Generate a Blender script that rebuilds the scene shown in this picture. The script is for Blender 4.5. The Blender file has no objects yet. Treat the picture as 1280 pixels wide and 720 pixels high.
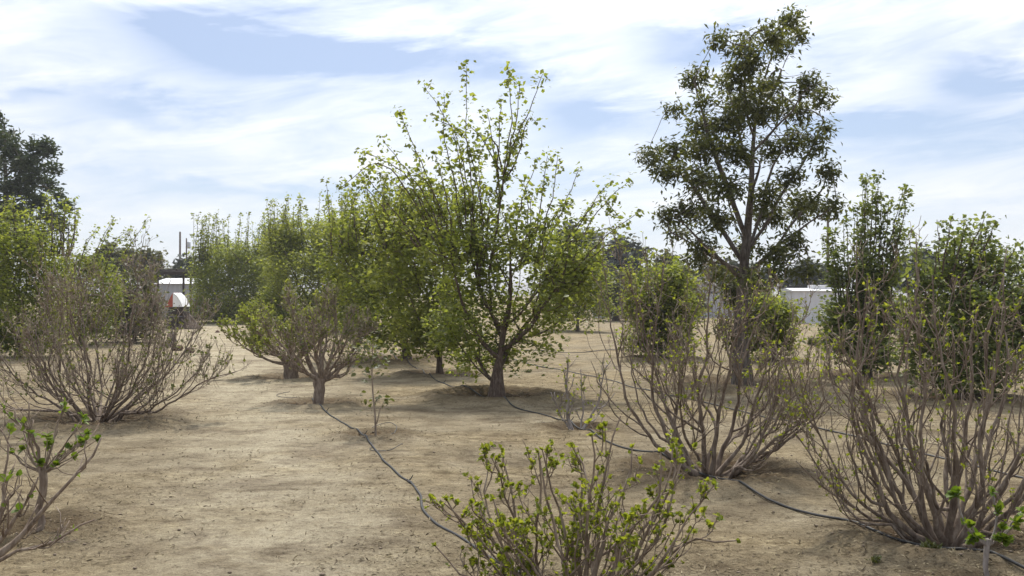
import bpy, math, random
import numpy as np
from mathutils import noise as mnoise, Vector

scene = bpy.context.scene
COL = scene.collection
F = 1245.0          # focal length in photograph pixels
HORIZON = 365.0
EYE = 1.65
RNG = np.random.default_rng(11)
UP = np.array([0.0, 0.0, 1.0])

# ------------------------------------------------------------------ layout helpers
MOUNDS = []         # (x, y, radius, rim height)

def dist_of(py):
    return EYE * F / (py - HORIZON)

def at(px, py, d):
    """point at distance d that stands where the photograph shows it"""
    return np.array([(px - 640.0) / F * d, d, EYE + (HORIZON - py) / F * d])

def ground_noise(x, y):
    n = mnoise.noise(Vector((x * 0.35, y * 0.35, 1.3))) * 0.035
    n += mnoise.noise(Vector((x * 1.3, y * 1.3, 4.1))) * 0.016
    n += mnoise.noise(Vector((x * 4.1, y * 4.1, 7.7))) * 0.007
    return n

def gz(x, y):
    z = ground_noise(x, y)
    for (mx, my, r, h) in MOUNDS:
        q = math.hypot(x - mx, y - my) / r
        if q < 2.2:
            z += h * math.exp(-((q - 0.95) / 0.33) ** 2) - 0.55 * h * math.exp(-(q / 0.6) ** 2)
            z += h * 0.9 * math.exp(-(q / 1.0) ** 2) * (mnoise.noise(Vector((x * 6, y * 6, 2))) + .6 * mnoise.noise(Vector((x * 15, y * 15, 5))))
    return z

def foot(px, py):
    d = dist_of(py)
    x = (px - 640.0) / F * d
    return np.array([x, d, 0.0])

# ------------------------------------------------------------------ object helpers
def link(o, parent=None):
    COL.objects.link(o)
    if parent is not None:
        o.parent = parent
    return o

def thing(name, label, cat, loc, group=None):
    o = bpy.data.objects.new(name, None)
    o.empty_display_size = 0.2
    o.location = loc
    o['label'] = label
    o['category'] = cat
    if group:
        o['group'] = group
    return link(o)

def tag(o, label, cat, group=None):
    o['label'] = label
    o['category'] = cat
    if group:
        o['group'] = group
    return o

def mesh_np(name, verts, tris=None, quads=None, mat=None, smooth=False):
    me = bpy.data.meshes.new(name)
    verts = np.asarray(verts, dtype=np.float32)
    loops, starts = [], []
    n = 0
    if quads is not None and len(quads):
        q = np.asarray(quads, dtype=np.int32)
        loops.append(q.ravel())
        starts.append(np.arange(len(q), dtype=np.int32) * 4)
        n = len(q) * 4
    if tris is not None and len(tris):
        t = np.asarray(tris, dtype=np.int32)
        loops.append(t.ravel())
        starts.append(n + np.arange(len(t), dtype=np.int32) * 3)
    loops = np.concatenate(loops)
    starts = np.concatenate(starts)
    me.vertices.add(len(verts))
    me.vertices.foreach_set('co', verts.ravel())
    me.loops.add(len(loops))
    me.loops.foreach_set('vertex_index', loops)
    me.polygons.add(len(starts))
    me.polygons.foreach_set('loop_start', starts)
    me.update(calc_edges=True)
    if smooth:
        me.polygons.foreach_set('use_smooth', np.ones(len(starts), dtype=bool))
    me.validate()
    if mat is not None:
        me.materials.append(mat)
    return me

def unit(v):
    n = np.linalg.norm(v)
    return v / n if n > 1e-9 else np.array([0.0, 0.0, 1.0])

class Tubes:
    def __init__(self):
        self.V, self.Q, self.T, self.n = [], [], [], 0
        self.MQ, self.MT = [], []

    def add(self, pts, rad, sides=None, knob=0.0, cap=True, mi=0):
        pts = np.asarray(pts, dtype=float)
        rad = np.asarray(rad, dtype=float)
        m = len(pts)
        if m < 2:
            return
        if sides is None:
            r = rad.max()
            sides = 9 if r > 0.05 else 7 if r > 0.02 else 5 if r > 0.008 else 3
        tan = np.empty_like(pts)
        tan[1:-1] = pts[2:] - pts[:-2]
        tan[0] = pts[1] - pts[0]
        tan[-1] = pts[-1] - pts[-2]
        tan /= np.maximum(np.linalg.norm(tan, axis=1, keepdims=True), 1e-9)
        ref = np.array([1.0, 0.13, 0.07]) if abs(tan[0][0]) < 0.8 else np.array([0.05, 1.0, 0.1])
        b = np.cross(tan, ref)
        b /= np.maximum(np.linalg.norm(b, axis=1, keepdims=True), 1e-9)
        c = np.cross(tan, b)
        a = np.arange(sides) * (2 * math.pi / sides)
        rr = rad[:, None] * np.ones(sides)
        if knob > 0:
            rr = rr * (1 + knob * RNG.standard_normal(rr.shape))
        ring = pts[:, None, :] + rr[:, :, None] * (np.cos(a)[None, :, None] * b[:, None, :] + np.sin(a)[None, :, None] * c[:, None, :])
        base = self.n
        self.V.append(ring.reshape(-1, 3))
        i = np.arange(m - 1)[:, None] * sides
        j = np.arange(sides)[None, :]
        k = (j + 1) % sides
        q = np.stack([i + j, i + k, i + sides + k, i + sides + j], axis=-1).reshape(-1, 4) + base
        self.Q.append(q)
        self.MQ.append(np.full(len(q), mi, dtype=np.int32))
        self.n += m * sides
        if cap:
            self.V.append((pts[-1] + tan[-1] * rad[-1] * 0.6)[None, :])
            e = base + (m - 1) * sides
            t = np.stack([e + np.arange(sides), e + (np.arange(sides) + 1) % sides, np.full(sides, self.n)], axis=-1)
            self.T.append(t)
            self.MT.append(np.full(len(t), mi, dtype=np.int32))
            self.n += 1

    def build(self, name, mat, parent=None, smooth=True, mat2=None):
        if not self.V:
            return None
        T = np.concatenate(self.T) if self.T else None
        me = mesh_np(name, np.concatenate(self.V), T, np.concatenate(self.Q), mat, smooth)
        if mat2 is not None:
            me.materials.append(mat2)
            mi = np.concatenate(self.MQ + self.MT)
            if len(mi) == len(me.polygons):
                me.polygons.foreach_set('material_index', mi)
        return link(bpy.data.objects.new(name, me), parent)

# leaf templates: columns u (along), v (across), w (up)
LEAF4 = (np.array([[0, 0, 0], [.42, .40, .09], [1, 0, -.04], [.42, -.40, .09]]), np.array([[0, 1, 2], [0, 2, 3]]))
LEAF8 = (np.array([[0, 0, 0], [.12, .26, .05], [.45, .42, .10], [.78, .24, .05], [1, 0, -.08], [.78, -.24, .05], [.45, -.42, .10], [.12, -.26, .05], [.48, 0, -.02]]),
         np.array([[8, 0, 1], [8, 1, 2], [8, 2, 3], [8, 3, 4], [8, 4, 5], [8, 5, 6], [8, 6, 7], [8, 7, 0]]))
BLADE = (np.array([[0, .03, 0], [0, -.03, 0], [.5, .05, .02], [1, 0, 0], [.5, -.05, .02]]), np.array([[0, 1, 4], [0, 4, 2], [2, 4, 3]]))
NARROW = (np.array([[0, 0, 0], [.4, .2, .05], [1, 0, -.05], [.4, -.2, .05]]), np.array([[0, 1, 2], [0, 2, 3]]))

class Leaves:
    def __init__(self):
        self.P, self.D, self.N, self.S = [], [], [], []

    def add(self, P, D, N, S):
        self.P.append(np.atleast_2d(P)); self.D.append(np.atleast_2d(D))
        self.N.append(np.atleast_2d(N)); self.S.append(np.atleast_1d(S))

    def scatter(self, centers, spread, count, size, rng, droop=0.0, upn=1.0, flat=1.0):
        """count leaves round every centre"""
        c = np.repeat(np.atleast_2d(centers), count, axis=0)
        n = len(c)
        off = rng.standard_normal((n, 3)) * spread
        off[:, 2] *= flat
        D = rng.standard_normal((n, 3))
        D[:, 2] = D[:, 2] * 0.5 - droop
        N = rng.standard_normal((n, 3)) * 0.8
        N[:, 2] = np.abs(N[:, 2]) + upn
        self.add(c + off, D, N, size * rng.uniform(0.55, 1.25, n))

    def rosette(self, p, d, k, size, rng, spread=0.9):
        """k young leaves fanning out from the bud at p"""
        D = d[None, :] * rng.uniform(0.35, 1.0, (k, 1)) + rng.standard_normal((k, 3)) * spread * 0.6
        N = rng.standard_normal((k, 3)) * 0.45 + UP * 0.8 + d * 0.3
        self.add(np.repeat(p[None, :], k, axis=0), D, N, size * rng.uniform(0.5, 1.2, k))

    def count(self):
        return sum(len(s) for s in self.S)

    def build(self, name, mat, template, parent=None):
        if not self.P:
            return None
        P, D, N = np.concatenate(self.P), np.concatenate(self.D), np.concatenate(self.N)
        S = np.concatenate(self.S)
        D = D / np.maximum(np.linalg.norm(D, axis=1, keepdims=True), 1e-6)
        W = np.cross(N, D)
        W /= np.maximum(np.linalg.norm(W, axis=1, keepdims=True), 1e-6)
        N = np.cross(D, W)
        tv, tf = template
        V = P[:, None, :] + S[:, None, None] * (tv[None, :, 0:1] * D[:, None, :] + tv[None, :, 1:2] * W[:, None, :] + tv[None, :, 2:3] * N[:, None, :])
        n, k = len(P), len(tv)
        T = (tf[None, :, :] + (np.arange(n) * k)[:, None, None]).reshape(-1, 3)
        me = mesh_np(name, V.reshape(-1, 3), T, None, mat)
        return link(bpy.data.objects.new(name, me), parent)

# ------------------------------------------------------------------ materials
def new_mat(name):
    m = bpy.data.materials.new(name)
    m.use_nodes = True
    nt = m.node_tree
    for n in list(nt.nodes):
        nt.nodes.remove(n)
    out = nt.nodes.new('ShaderNodeOutputMaterial')
    return m, nt, out

def ramp(nt, stops, fac):
    r = nt.nodes.new('ShaderNodeValToRGB')
    e = r.color_ramp.elements
    e[0].position, e[0].color = stops[0][0], (*stops[0][1], 1)
    e[1].position, e[1].color = stops[-1][0], (*stops[-1][1], 1)
    for p, c in stops[1:-1]:
        x = e.new(p)
        x.color = (*c, 1)
    nt.links.new(fac, r.inputs['Fac'])
    return r.outputs['Color']

def noise_tex(nt, vec, scale, detail=4, rough=0.55, dist=0.0):
    n = nt.nodes.new('ShaderNodeTexNoise')
    n.inputs['Scale'].default_value = scale
    n.inputs['Detail'].default_value = detail
    n.inputs['Roughness'].default_value = rough
    n.inputs['Distortion'].default_value = dist
    if vec is not None:
        nt.links.new(vec, n.inputs['Vector'])
    return n.outputs['Fac']

def mixc(nt, a, b, fac, mode='MIX'):
    m = nt.nodes.new('ShaderNodeMix')
    m.data_type = 'RGBA'
    m.blend_type = mode
    for sock, v in ((m.inputs['Factor'], fac), (m.inputs['A'], a), (m.inputs['B'], b)):
        if hasattr(v, 'is_linked'):
            nt.links.new(v, sock)
        elif isinstance(v, (int, float)):
            sock.default_value = v
        else:
            sock.default_value = (*v, 1)
    return m.outputs['Result']

def math_n(nt, op, a, b=None, clamp=False):
    m = nt.nodes.new('ShaderNodeMath')
    m.operation = op
    m.use_clamp = clamp
    for i, v in enumerate((a, b)):
        if v is None:
            continue
        if hasattr(v, 'is_linked'):
            nt.links.new(v, m.inputs[i])
        else:
            m.inputs[i].default_value = v
    return m.outputs[0]

def leaf_mat(name, cols, trans=0.35, rough=0.5, spec=0.35, tint=(1.25, 1.2, 0.6)):
    m, nt, out = new_mat(name)
    geo = nt.nodes.new('ShaderNodeNewGeometry')
    k = len(cols)
    c = ramp(nt, [(i / (k - 1), cols[i]) for i in range(k)], geo.outputs['Random Per Island'])
    tc = nt.nodes.new('ShaderNodeTexCoord')
    patch = noise_tex(nt, tc.outputs['Object'], 2.2, 3)
    c = mixc(nt, c, mixc(nt, c, (0.8, 0.85, 0.7), 1.0, 'MULTIPLY'), patch)
    p = nt.nodes.new('ShaderNodeBsdfPrincipled')
    p.inputs['Roughness'].default_value = rough
    p.inputs['Specular IOR Level'].default_value = spec
    nt.links.new(c, p.inputs['Base Color'])
    t = nt.nodes.new('ShaderNodeBsdfTranslucent')
    nt.links.new(mixc(nt, c, tint, 1.0, 'MULTIPLY'), t.inputs['Color'])
    mx = nt.nodes.new('ShaderNodeMixShader')
    mx.inputs[0].default_value = trans
    nt.links.new(p.outputs[0], mx.inputs[1])
    nt.links.new(t.outputs[0], mx.inputs[2])
    nt.links.new(mx.outputs[0], out.inputs['Surface'])
    return m

def bark_mat(name, dark, mid, pale, scale=9.0, bump=0.4, stretch=4.0):
    m, nt, out = new_mat(name)
    tc = nt.nodes.new('ShaderNodeTexCoord')
    mp = nt.nodes.new('ShaderNodeMapping')
    mp.inputs['Scale'].default_value = (stretch, stretch, 1.0)
    nt.links.new(tc.outputs['Object'], mp.inputs['Vector'])
    n1 = noise_tex(nt, mp.outputs[0], scale, 6, 0.65)
    n2 = noise_tex(nt, tc.outputs['Object'], 2.6, 4, 0.6)
    c = ramp(nt, [(0.34, dark), (0.50, mid), (0.66, pale)], n1)
    c = mixc(nt, c, mixc(nt, c, (0.78, 0.72, 0.7), 1.0, 'MULTIPLY'), n2)
    p = nt.nodes.new('ShaderNodeBsdfPrincipled')
    p.inputs['Roughness'].default_value = 0.85
    p.inputs['Specular IOR Level'].default_value = 0.2
    nt.links.new(c, p.inputs['Base Color'])
    b = nt.nodes.new('ShaderNodeBump')
    b.inputs['Strength'].default_value = bump
    b.inputs['Distance'].default_value = 0.02
    nt.links.new(n1, b.inputs['Height'])
    nt.links.new(b.outputs[0], p.inputs['Normal'])
    nt.links.new(p.outputs[0], out.inputs['Surface'])
    return m

def plain_mat(name, col, rough=0.7, var=0.15, scale=3.0, metallic=0.0, dirt=None):
    m, nt, out = new_mat(name)
    tc = nt.nodes.new('ShaderNodeTexCoord')
    n = noise_tex(nt, tc.outputs['Object'], scale, 6, 0.6)
    lo = tuple(c * (1 - var) for c in col) if dirt is None else dirt
    c = ramp(nt, [(0.3, lo), (0.62, col)], n)
    p = nt.nodes.new('ShaderNodeBsdfPrincipled')
    p.inputs['Roughness'].default_value = rough
    p.inputs['Metallic'].default_value = metallic
    nt.links.new(c, p.inputs['Base Color'])
    nt.links.new(p.outputs[0], out.inputs['Surface'])
    return m

M = {}
M['fig_bark'] = bark_mat('fig_bark', (.145, .108, .08), (.25, .197, .15), (.375, .318, .255), 7, .3)
M['red_bark'] = bark_mat('reddish_bark', (.108, .082, .063), (.205, .163, .128), (.325, .28, .23), 8, .3)
M['twig_bark'] = bark_mat('twig_bark', (.20, .156, .118), (.31, .255, .20), (.44, .385, .32), 9, .2)
M['pale_bark'] = bark_mat('pale_grey_bark', (.19, .165, .15), (.29, .26, .24), (.42, .39, .37), 8, .2)
M['mulberry_bark'] = bark_mat('mulberry_bark', (.07, .05, .038), (.135, .10, .078), (.22, .175, .14), 8, .7)
M['grey_bark'] = bark_mat('grey_trunk_bark', (.07, .058, .05), (.135, .115, .10), (.22, .195, .175), 6, .6)
M['far_bark'] = bark_mat('far_bark', (.07, .055, .045), (.12, .095, .075), (.18, .15, .12), 4, .3)
M['bud_leaf'] = leaf_mat('young_fig_leaf', [(.15, .185, .026), (.25, .285, .036), (.34, .355, .06)], .58)
M['fresh_leaf'] = leaf_mat('fresh_sapling_leaf', [(.09, .15, .016), (.15, .22, .025), (.22, .275, .034)], .5)
M['olive_bud'] = leaf_mat('small_olive_leaf', [(.10, .12, .035), (.16, .175, .05), (.23, .235, .09)], .45)
M['mulberry_leaf'] = leaf_mat('mulberry_leaf', [(.165, .20, .046), (.24, .275, .068), (.335, .36, .115)], .65, .42, .5)
M['bush_leaf'] = leaf_mat('bush_leaf', [(.155, .19, .04), (.235, .27, .062), (.32, .34, .10)], .62)
M['light_leaf'] = leaf_mat('pale_bush_leaf', [(.185, .22, .054), (.265, .295, .075), (.345, .36, .12)], .62)
M['dark_leaf'] = leaf_mat('dark_tree_leaf', [(.072, .082, .027), (.105, .118, .038), (.155, .158, .064)], .5, .45, .4)
M['deep_leaf'] = leaf_mat('deep_green_leaf', [(.115, .15, .048), (.175, .21, .07), (.255, .28, .12)], .57, .42, .45)
M['olive_far'] = leaf_mat('far_olive_leaf', [(.075, .082, .038), (.105, .11, .05), (.14, .14, .068)], .35)
M['pine_needle'] = leaf_mat('pine_needle', [(.034, .050, .026), (.052, .074, .036), (.08, .105, .05)], .32)
M['cypress'] = leaf_mat('far_dark_leaf', [(.034, .044, .03), (.05, .062, .04), (.075, .086, .056)], .22)
M['hose'] = plain_mat('black_hose_plastic', (.026, .025, .024), .62, .3, 6)
M['hose_dusty'] = plain_mat('dusty_hose_plastic', (.075, .068, .06), .55, .6, 3, dirt=(.03, .028, .027))
M['white_metal'] = plain_mat('white_painted_metal', (.62, .63, .68), .5, .12, 1.4)
M['grey_metal'] = plain_mat('grey_white_metal', (.43, .44, .50), .55, .15, 1.2)
M['roof_white'] = plain_mat('pale_roof', (.66, .66, .67), .6, .1, 2)
M['roof_grey'] = plain_mat('grey_roof', (.24, .24, .255), .8, .15, 2)
M['dark_wood'] = plain_mat('dark_brown_wood', (.055, .04, .034), .85, .3, 4)
M['pole_wood'] = plain_mat('weathered_pole_wood', (.13, .10, .082), .9, .25, 5)
M['dark_glass'] = plain_mat('dark_window_glass', (.03, .033, .04), .15, .2, 2)
M['red_cloth'] = plain_mat('red_cloth', (.36, .075, .045), .85, .25, 6)
M['white_cloth'] = plain_mat('white_cloth', (.8, .8, .8), .8, .12, 6)
M['brown_tarp'] = plain_mat('brown_tarp', (.135, .10, .078), .85, .35, 4)
M['stump'] = bark_mat('stump_bark', (.04, .032, .03), (.09, .075, .068), (.22, .20, .185), 5, .8)
M['log'] = plain_mat('reddish_log', (.12, .07, .045), .9, .35, 5)
M['rock'] = plain_mat('brown_rock', (.15, .09, .068), .95, .3, 7)
M['steel'] = plain_mat('galvanised_steel', (.42, .43, .45), .5, .12, 5, .3)
M['pvc'] = plain_mat('white_plastic_pipe', (.62, .64, .64), .45, .12, 5)
M['weed'] = leaf_mat('low_weed_leaf', [(.06, .07, .025), (.09, .10, .035), (.13, .13, .06)], .3)
M['litter'] = leaf_mat('dry_litter', [(.07, .052, .038), (.13, .10, .068), (.24, .19, .125), (.36, .30, .21)], .1, .9, .1, (1, 1, 1))
M['clod'] = plain_mat('soil_clod', (.25, .195, .14), .98, .35, 7)
M['hills'] = plain_mat('hazy_hill_grey', (.27, .26, .27), .98, .2, .03)  # pale grey-purple: distance haze put into the hills' base colour

# ------------------------------------------------------------------ growing things
def chain_radii(n, r0, r1, power=1.0):
    t = np.linspace(0, 1, n) ** power
    return r0 + (r1 - r0) * t

def shoot(rng, p, az, inc0, inc1, L, n, wander=0.08, bend=0.7):
    """a stem whose lean goes from inc0 to inc1 (radians from upright)"""
    pts = [np.array(p, dtype=float)]
    step = L / n
    a = az
    wob = np.zeros(3)
    for i in range(n):
        t = (i / max(n - 1, 1)) ** bend
        inc = inc0 + (inc1 - inc0) * t
        d = np.array([math.sin(inc) * math.cos(a), math.sin(inc) * math.sin(a), math.cos(inc)])
        wob = wob * 0.6 + rng.standard_normal(3) * wander
        d = unit(d + wob)
        pts.append(pts[-1] + d * step)
    return np.array(pts)

def sample(pts, t):
    x = t * (len(pts) - 1)
    i = min(int(x), len(pts) - 2)
    f = x - i
    return pts[i] * (1 - f) + pts[i + 1] * f, unit(pts[i + 1] - pts[i])

def dir_angles(d):
    return math.atan2(d[1], d[0]), math.acos(max(-1, min(1, d[2])))

def fig_shrub(name, label, cat, base, stems, seed, bark, leafm, r0, tip=0.0035, kids=6, grand=4, twig=3,
              leaf=0.035, leaf_k=4, leaf_p=0.5, template=LEAF4, group=None, child_len=0.55, erect=0.5, extra=None,
              floor=0.12, trunk=None, twig_bark=None, bias=0.0, bud_p=0.6, twig_len=(0.05, 0.16), wander=0.14, first=0.16):
    """open vase-shaped shrub; stems = list of (azimuth deg, lean0 deg, lean1 deg, length[, radius scale])"""
    rng = np.random.default_rng(seed)
    z0 = gz(base[0], base[1])
    root = thing(name, label, cat, (base[0], base[1], z0), group)
    if trunk:
        th, tr, tlx, tly = trunk
        n = 7
        s = np.linspace(0, 1, n)
        tp = np.stack([tlx * s + rng.standard_normal(n) * .008, tly * s + rng.standard_normal(n) * .008, -0.12 + (th + 0.12) * s], axis=1)
        tb = Tubes()
        flare = 1 + 0.35 * np.exp(-s * 6) + 0.22 * np.exp(-((1 - s) * 4) ** 2)
        tb.add(tp, tr * flare, 12, 0.05)
        tb.build('trunk', M[bark], root)
        top = tp[-1] - np.array([0, 0, 0.03])
    else:
        top = np.array([0.0, 0.0, -0.05])
    lv = Leaves()
    ntw = [0]

    def buds(pts, rad, dens):
        n = max(1, int(dens))
        for _ in range(n):
            t = rng.uniform(0.25, 1.0)
            p, d = sample(pts, t)
            if rng.random() < leaf_p:
                side = rng.standard_normal(3) * 0.7
                dd = unit(d * 0.4 + side + UP * 0.3)
                lv.rosette(p, dd, leaf_k, leaf * rng.uniform(.7, 1.15), rng)
        if rng.random() < bud_p:
            p, d = sample(pts, 1.0)
            lv.rosette(p, d, leaf_k + 1, leaf * rng.uniform(.8, 1.3), rng)

    for st in stems:
        az, i0, i1, L = [float(v) for v in st[:4]]
        rs = st[4] if len(st) > 4 else 1.0
        azr = math.radians(az)
        n0 = max(9, int(L / 0.11))
        start = top + np.array([math.cos(azr), math.sin(azr), 0]) * r0 * (0.45 if trunk else 1.7) * rng.uniform(.5, 1.2)
        pts = shoot(rng, start, azr, math.radians(i0), math.radians(i1), L, n0, wander)
        pts[:, 2] = np.maximum(pts[:, 2], np.where(np.arange(len(pts)) > 2, floor, -1))
        rad = chain_radii(len(pts), r0 * rs * rng.uniform(.75, 1.1), tip * 1.3, 0.65)
        rad *= 1 + .07 * rng.standard_normal(len(rad))
        rad[0] *= 1.45
        rad[1] *= 1.15
        stb = Tubes()
        tw = stb
        stb.add(pts, rad, None, 0.03)
        # second order
        for c in range(int(kids * rng.uniform(.7, 1.3) + .5)):
            t = rng.uniform(first, 0.92)
            p, d = sample(pts, t)
            a, inc = dir_angles(d)
            a2 = a + rng.uniform(-1.5, 1.5) * (1.0 if inc > .25 else 2.0)
            i2 = min(1.5, inc + rng.uniform(0.1, 0.65))
            L2 = L * child_len * (1.1 - 0.75 * t) * rng.uniform(.55, 1.15)
            n2 = max(5, int(L2 / 0.09))
            q = shoot(rng, p, a2, i2, i2 * (1 - erect) * rng.uniform(.2, 1.3), L2, n2, wander * 1.15)
            q[:, 2] = np.maximum(q[:, 2], floor * .8)
            ri = np.interp(t, np.linspace(0, 1, len(rad)), rad)
            r2 = max(tip * 1.3, ri * rng.uniform(.5, .75))
            rr = chain_radii(len(q), r2, tip, .85)
            stb.add(q, rr, None, 0.03)
            for g in range(int(grand * rng.uniform(.6, 1.4) + .5)):
                tg = rng.uniform(0.2, 0.95)
                pg, dg = sample(q, tg)
                ag, ig = dir_angles(dg)
                a3 = ag + rng.uniform(-1.8, 1.8)
                i3 = min(1.6, ig + rng.uniform(.1, .8))
                L3 = L2 * rng.uniform(.25, .6) * (1.15 - .6 * tg)
                n3 = max(4, int(L3 / 0.07))
                w = shoot(rng, pg, a3, i3, i3 * (1 - erect) * rng.uniform(.2, 1.2), L3, n3, wander * 1.4)
                w[:, 2] = np.maximum(w[:, 2], floor * .7)
                r3 = max(tip * .9, np.interp(tg, np.linspace(0, 1, len(rr)), rr) * .62)
                tw.add(w, chain_radii(len(w), r3, tip * .75), mi=1)
                buds(w, None, L3 * 9)
                for k in range(int(twig * rng.uniform(.4, 1.6) + .5)):
                    tk = rng.uniform(.2, 1)
                    pk, dk = sample(w, tk)
                    L4 = rng.uniform(*twig_len)
                    dk2 = unit(dk + rng.standard_normal(3) * .7 + UP * .35)
                    e = pk + dk2 * L4
                    m = (pk + e) / 2 + rng.standard_normal(3) * L4 * .08
                    tw.add([pk, m, e], [tip * .85, tip * .75, tip * .6], mi=1)
                    if rng.random() < bud_p:
                        lv.rosette(e, dk2, leaf_k, leaf * rng.uniform(.6, 1.2), rng)
                    ntw[0] += 1
            buds(q, None, L2 * 5)
        stb.build('stem', M[bark], root, True, M[twig_bark or bark])
        buds(pts, None, L * 3)
    for (px, py) in (extra or []):
        p = at(px, py, base[1] + rng.uniform(-.12, .12)) - np.array([base[0], base[1], z0])
        v = p - top
        tx = Tubes()
        m = (p + top) / 2 + np.array([0, 0, -.02])
        tx.add([top, m, p], [tip * 1.5, tip * 1.2, tip], 5)
        tx.build('twig', M[twig_bark or bark], root)
        lv.rosette(p, unit(v + UP * .1), 9, leaf, rng, 1.3)
    lv.build('leaves', M[leafm], template, root)
    return root

def colonize(attr, nodes, step, kill, infl, tropism, rng, iters=140, max_nodes=9000, ascend=0.0):
    """space colonisation: nodes = list of (point, parent index)"""
    P = [np.array(n[0], dtype=float) for n in nodes]
    par = [n[1] for n in nodes]
    A = np.array(attr)
    arrP = np.array(P)
    d = np.linalg.norm(A[:, None, :] - arrP[None, :, :], axis=2)
    if ascend > 0:
        low = A.copy()
        hx = np.array([arrP[np.abs(arrP[:, 2] - a[2]).argmin(), :2] for a in A])
        low[:, 2] = np.maximum(A[:, 2] - ascend * np.linalg.norm(A[:, :2] - hx, axis=1), min(A[:, 2].min(), 1.0))
        near = np.linalg.norm(low[:, None, :] - arrP[None, :, :], axis=2).argmin(1)
    else:
        near = d.argmin(1)
    nd = d[np.arange(len(A)), near]
    alive = np.ones(len(A), bool)
    stuck = {}
    for it in range(iters):
        act = alive & (nd < infl)
        if not act.any() or len(P) > max_nodes:
            break
        ids = near[act]
        arrP = np.array(P)
        vec = A[act] - arrP[ids]
        vec /= np.maximum(np.linalg.norm(vec, axis=1, keepdims=True), 1e-6)
        acc = np.zeros((len(P), 3))
        np.add.at(acc, ids, vec)
        grow = np.unique(ids)
        newp = []
        for g in grow:
            if stuck.get(g, 0) > 5:
                alive[act & (near == g)] = False
                continue
            stuck[g] = stuck.get(g, 0) + 1
            dv = unit(unit(acc[g]) + tropism * UP + rng.standard_normal(3) * 0.16)
            newp.append(P[g] + dv * step)
            par.append(int(g))
        if not newp:
            continue
        base = len(P)
        P.extend(newp)
        NP = np.array(newp)
        dd = np.linalg.norm(A[:, None, :] - NP[None, :, :], axis=2)
        mi = dd.argmin(1)
        md = dd[np.arange(len(A)), mi]
        better = md < nd
        near[better] = base + mi[better]
        nd[better] = md[better]
        alive &= nd > kill
    return np.array(P), par

def skeleton_tubes(P, par, tip_r, power, r_max, tubes_trunk, tubes_limb, trunk_ids, min_draw=0.0, taper=lambda t: 1 - .45 * t, limb_cap=.62):
    n = len(P)
    kids = [[] for _ in range(n)]
    for i, p in enumerate(par):
        if p >= 0:
            kids[p].append(i)
    size = np.ones(n)
    rp = np.zeros(n)
    for i in range(n - 1, -1, -1):
        if not kids[i]:
            rp[i] = tip_r ** power
        else:
            rp[i] = sum(rp[k] for k in kids[i])
            size[i] = 1 + sum(size[k] for k in kids[i])
    rad = rp ** (1 / power)
    s = r_max / rad[0]
    # scale keeps the twigs and brings the trunk to its measured width
    e = math.log(r_max / tip_r) / math.log(max(rad[0] / tip_r, 1.01))
    rad = tip_r * (rad / tip_r) ** e
    tl_ = sorted(trunk_ids)
    acc = np.zeros(n)
    for i in tl_[1:]:
        acc[i] = acc[par[i]] + np.linalg.norm(P[i] - P[par[i]])
    tot = max(acc[tl_[-1]], 1e-6)
    for i in tl_:
        t = acc[i] / tot
        base_flare = 1 + .5 * math.exp(-acc[i] / (r_max * 2.5))
        rad[i] = max(r_max * taper(t), tip_r * 2) * base_flare
    for i in range(n):
        if i not in trunk_ids and par[i] >= 0:
            rad[i] = min(rad[i], rad[par[i]] * (limb_cap if par[i] in trunk_ids else 1.0))
    stack = [0]
    while stack:
        s0 = stack.pop()
        chain = [par[s0]] if par[s0] >= 0 else []
        cur = s0
        while True:
            chain.append(cur)
            ks = kids[cur]
            if not ks:
                break
            big = max(ks, key=lambda k: size[k] + (1e6 if k in trunk_ids else 0))
            for k in ks:
                if k != big:
                    stack.append(k)
            cur = big
        pts = P[chain].copy()
        rr = rad[chain].copy()
        if par[s0] >= 0 and len(rr) > 1:
            rr[0] = min(rr[0], rr[1] * 1.25)
        if len(pts) > 4:
            sm = pts.copy()
            sm[1:-1] = (pts[:-2] + 2 * pts[1:-1] + pts[2:]) / 4
            pts = sm
        if rr.max() < min_draw:
            continue
        if s0 in trunk_ids or s0 == 0:
            tubes_trunk.add(pts, rr, 10, 0.04)
        else:
            tubes_limb.add(pts, rr)
    return rad, size

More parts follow.
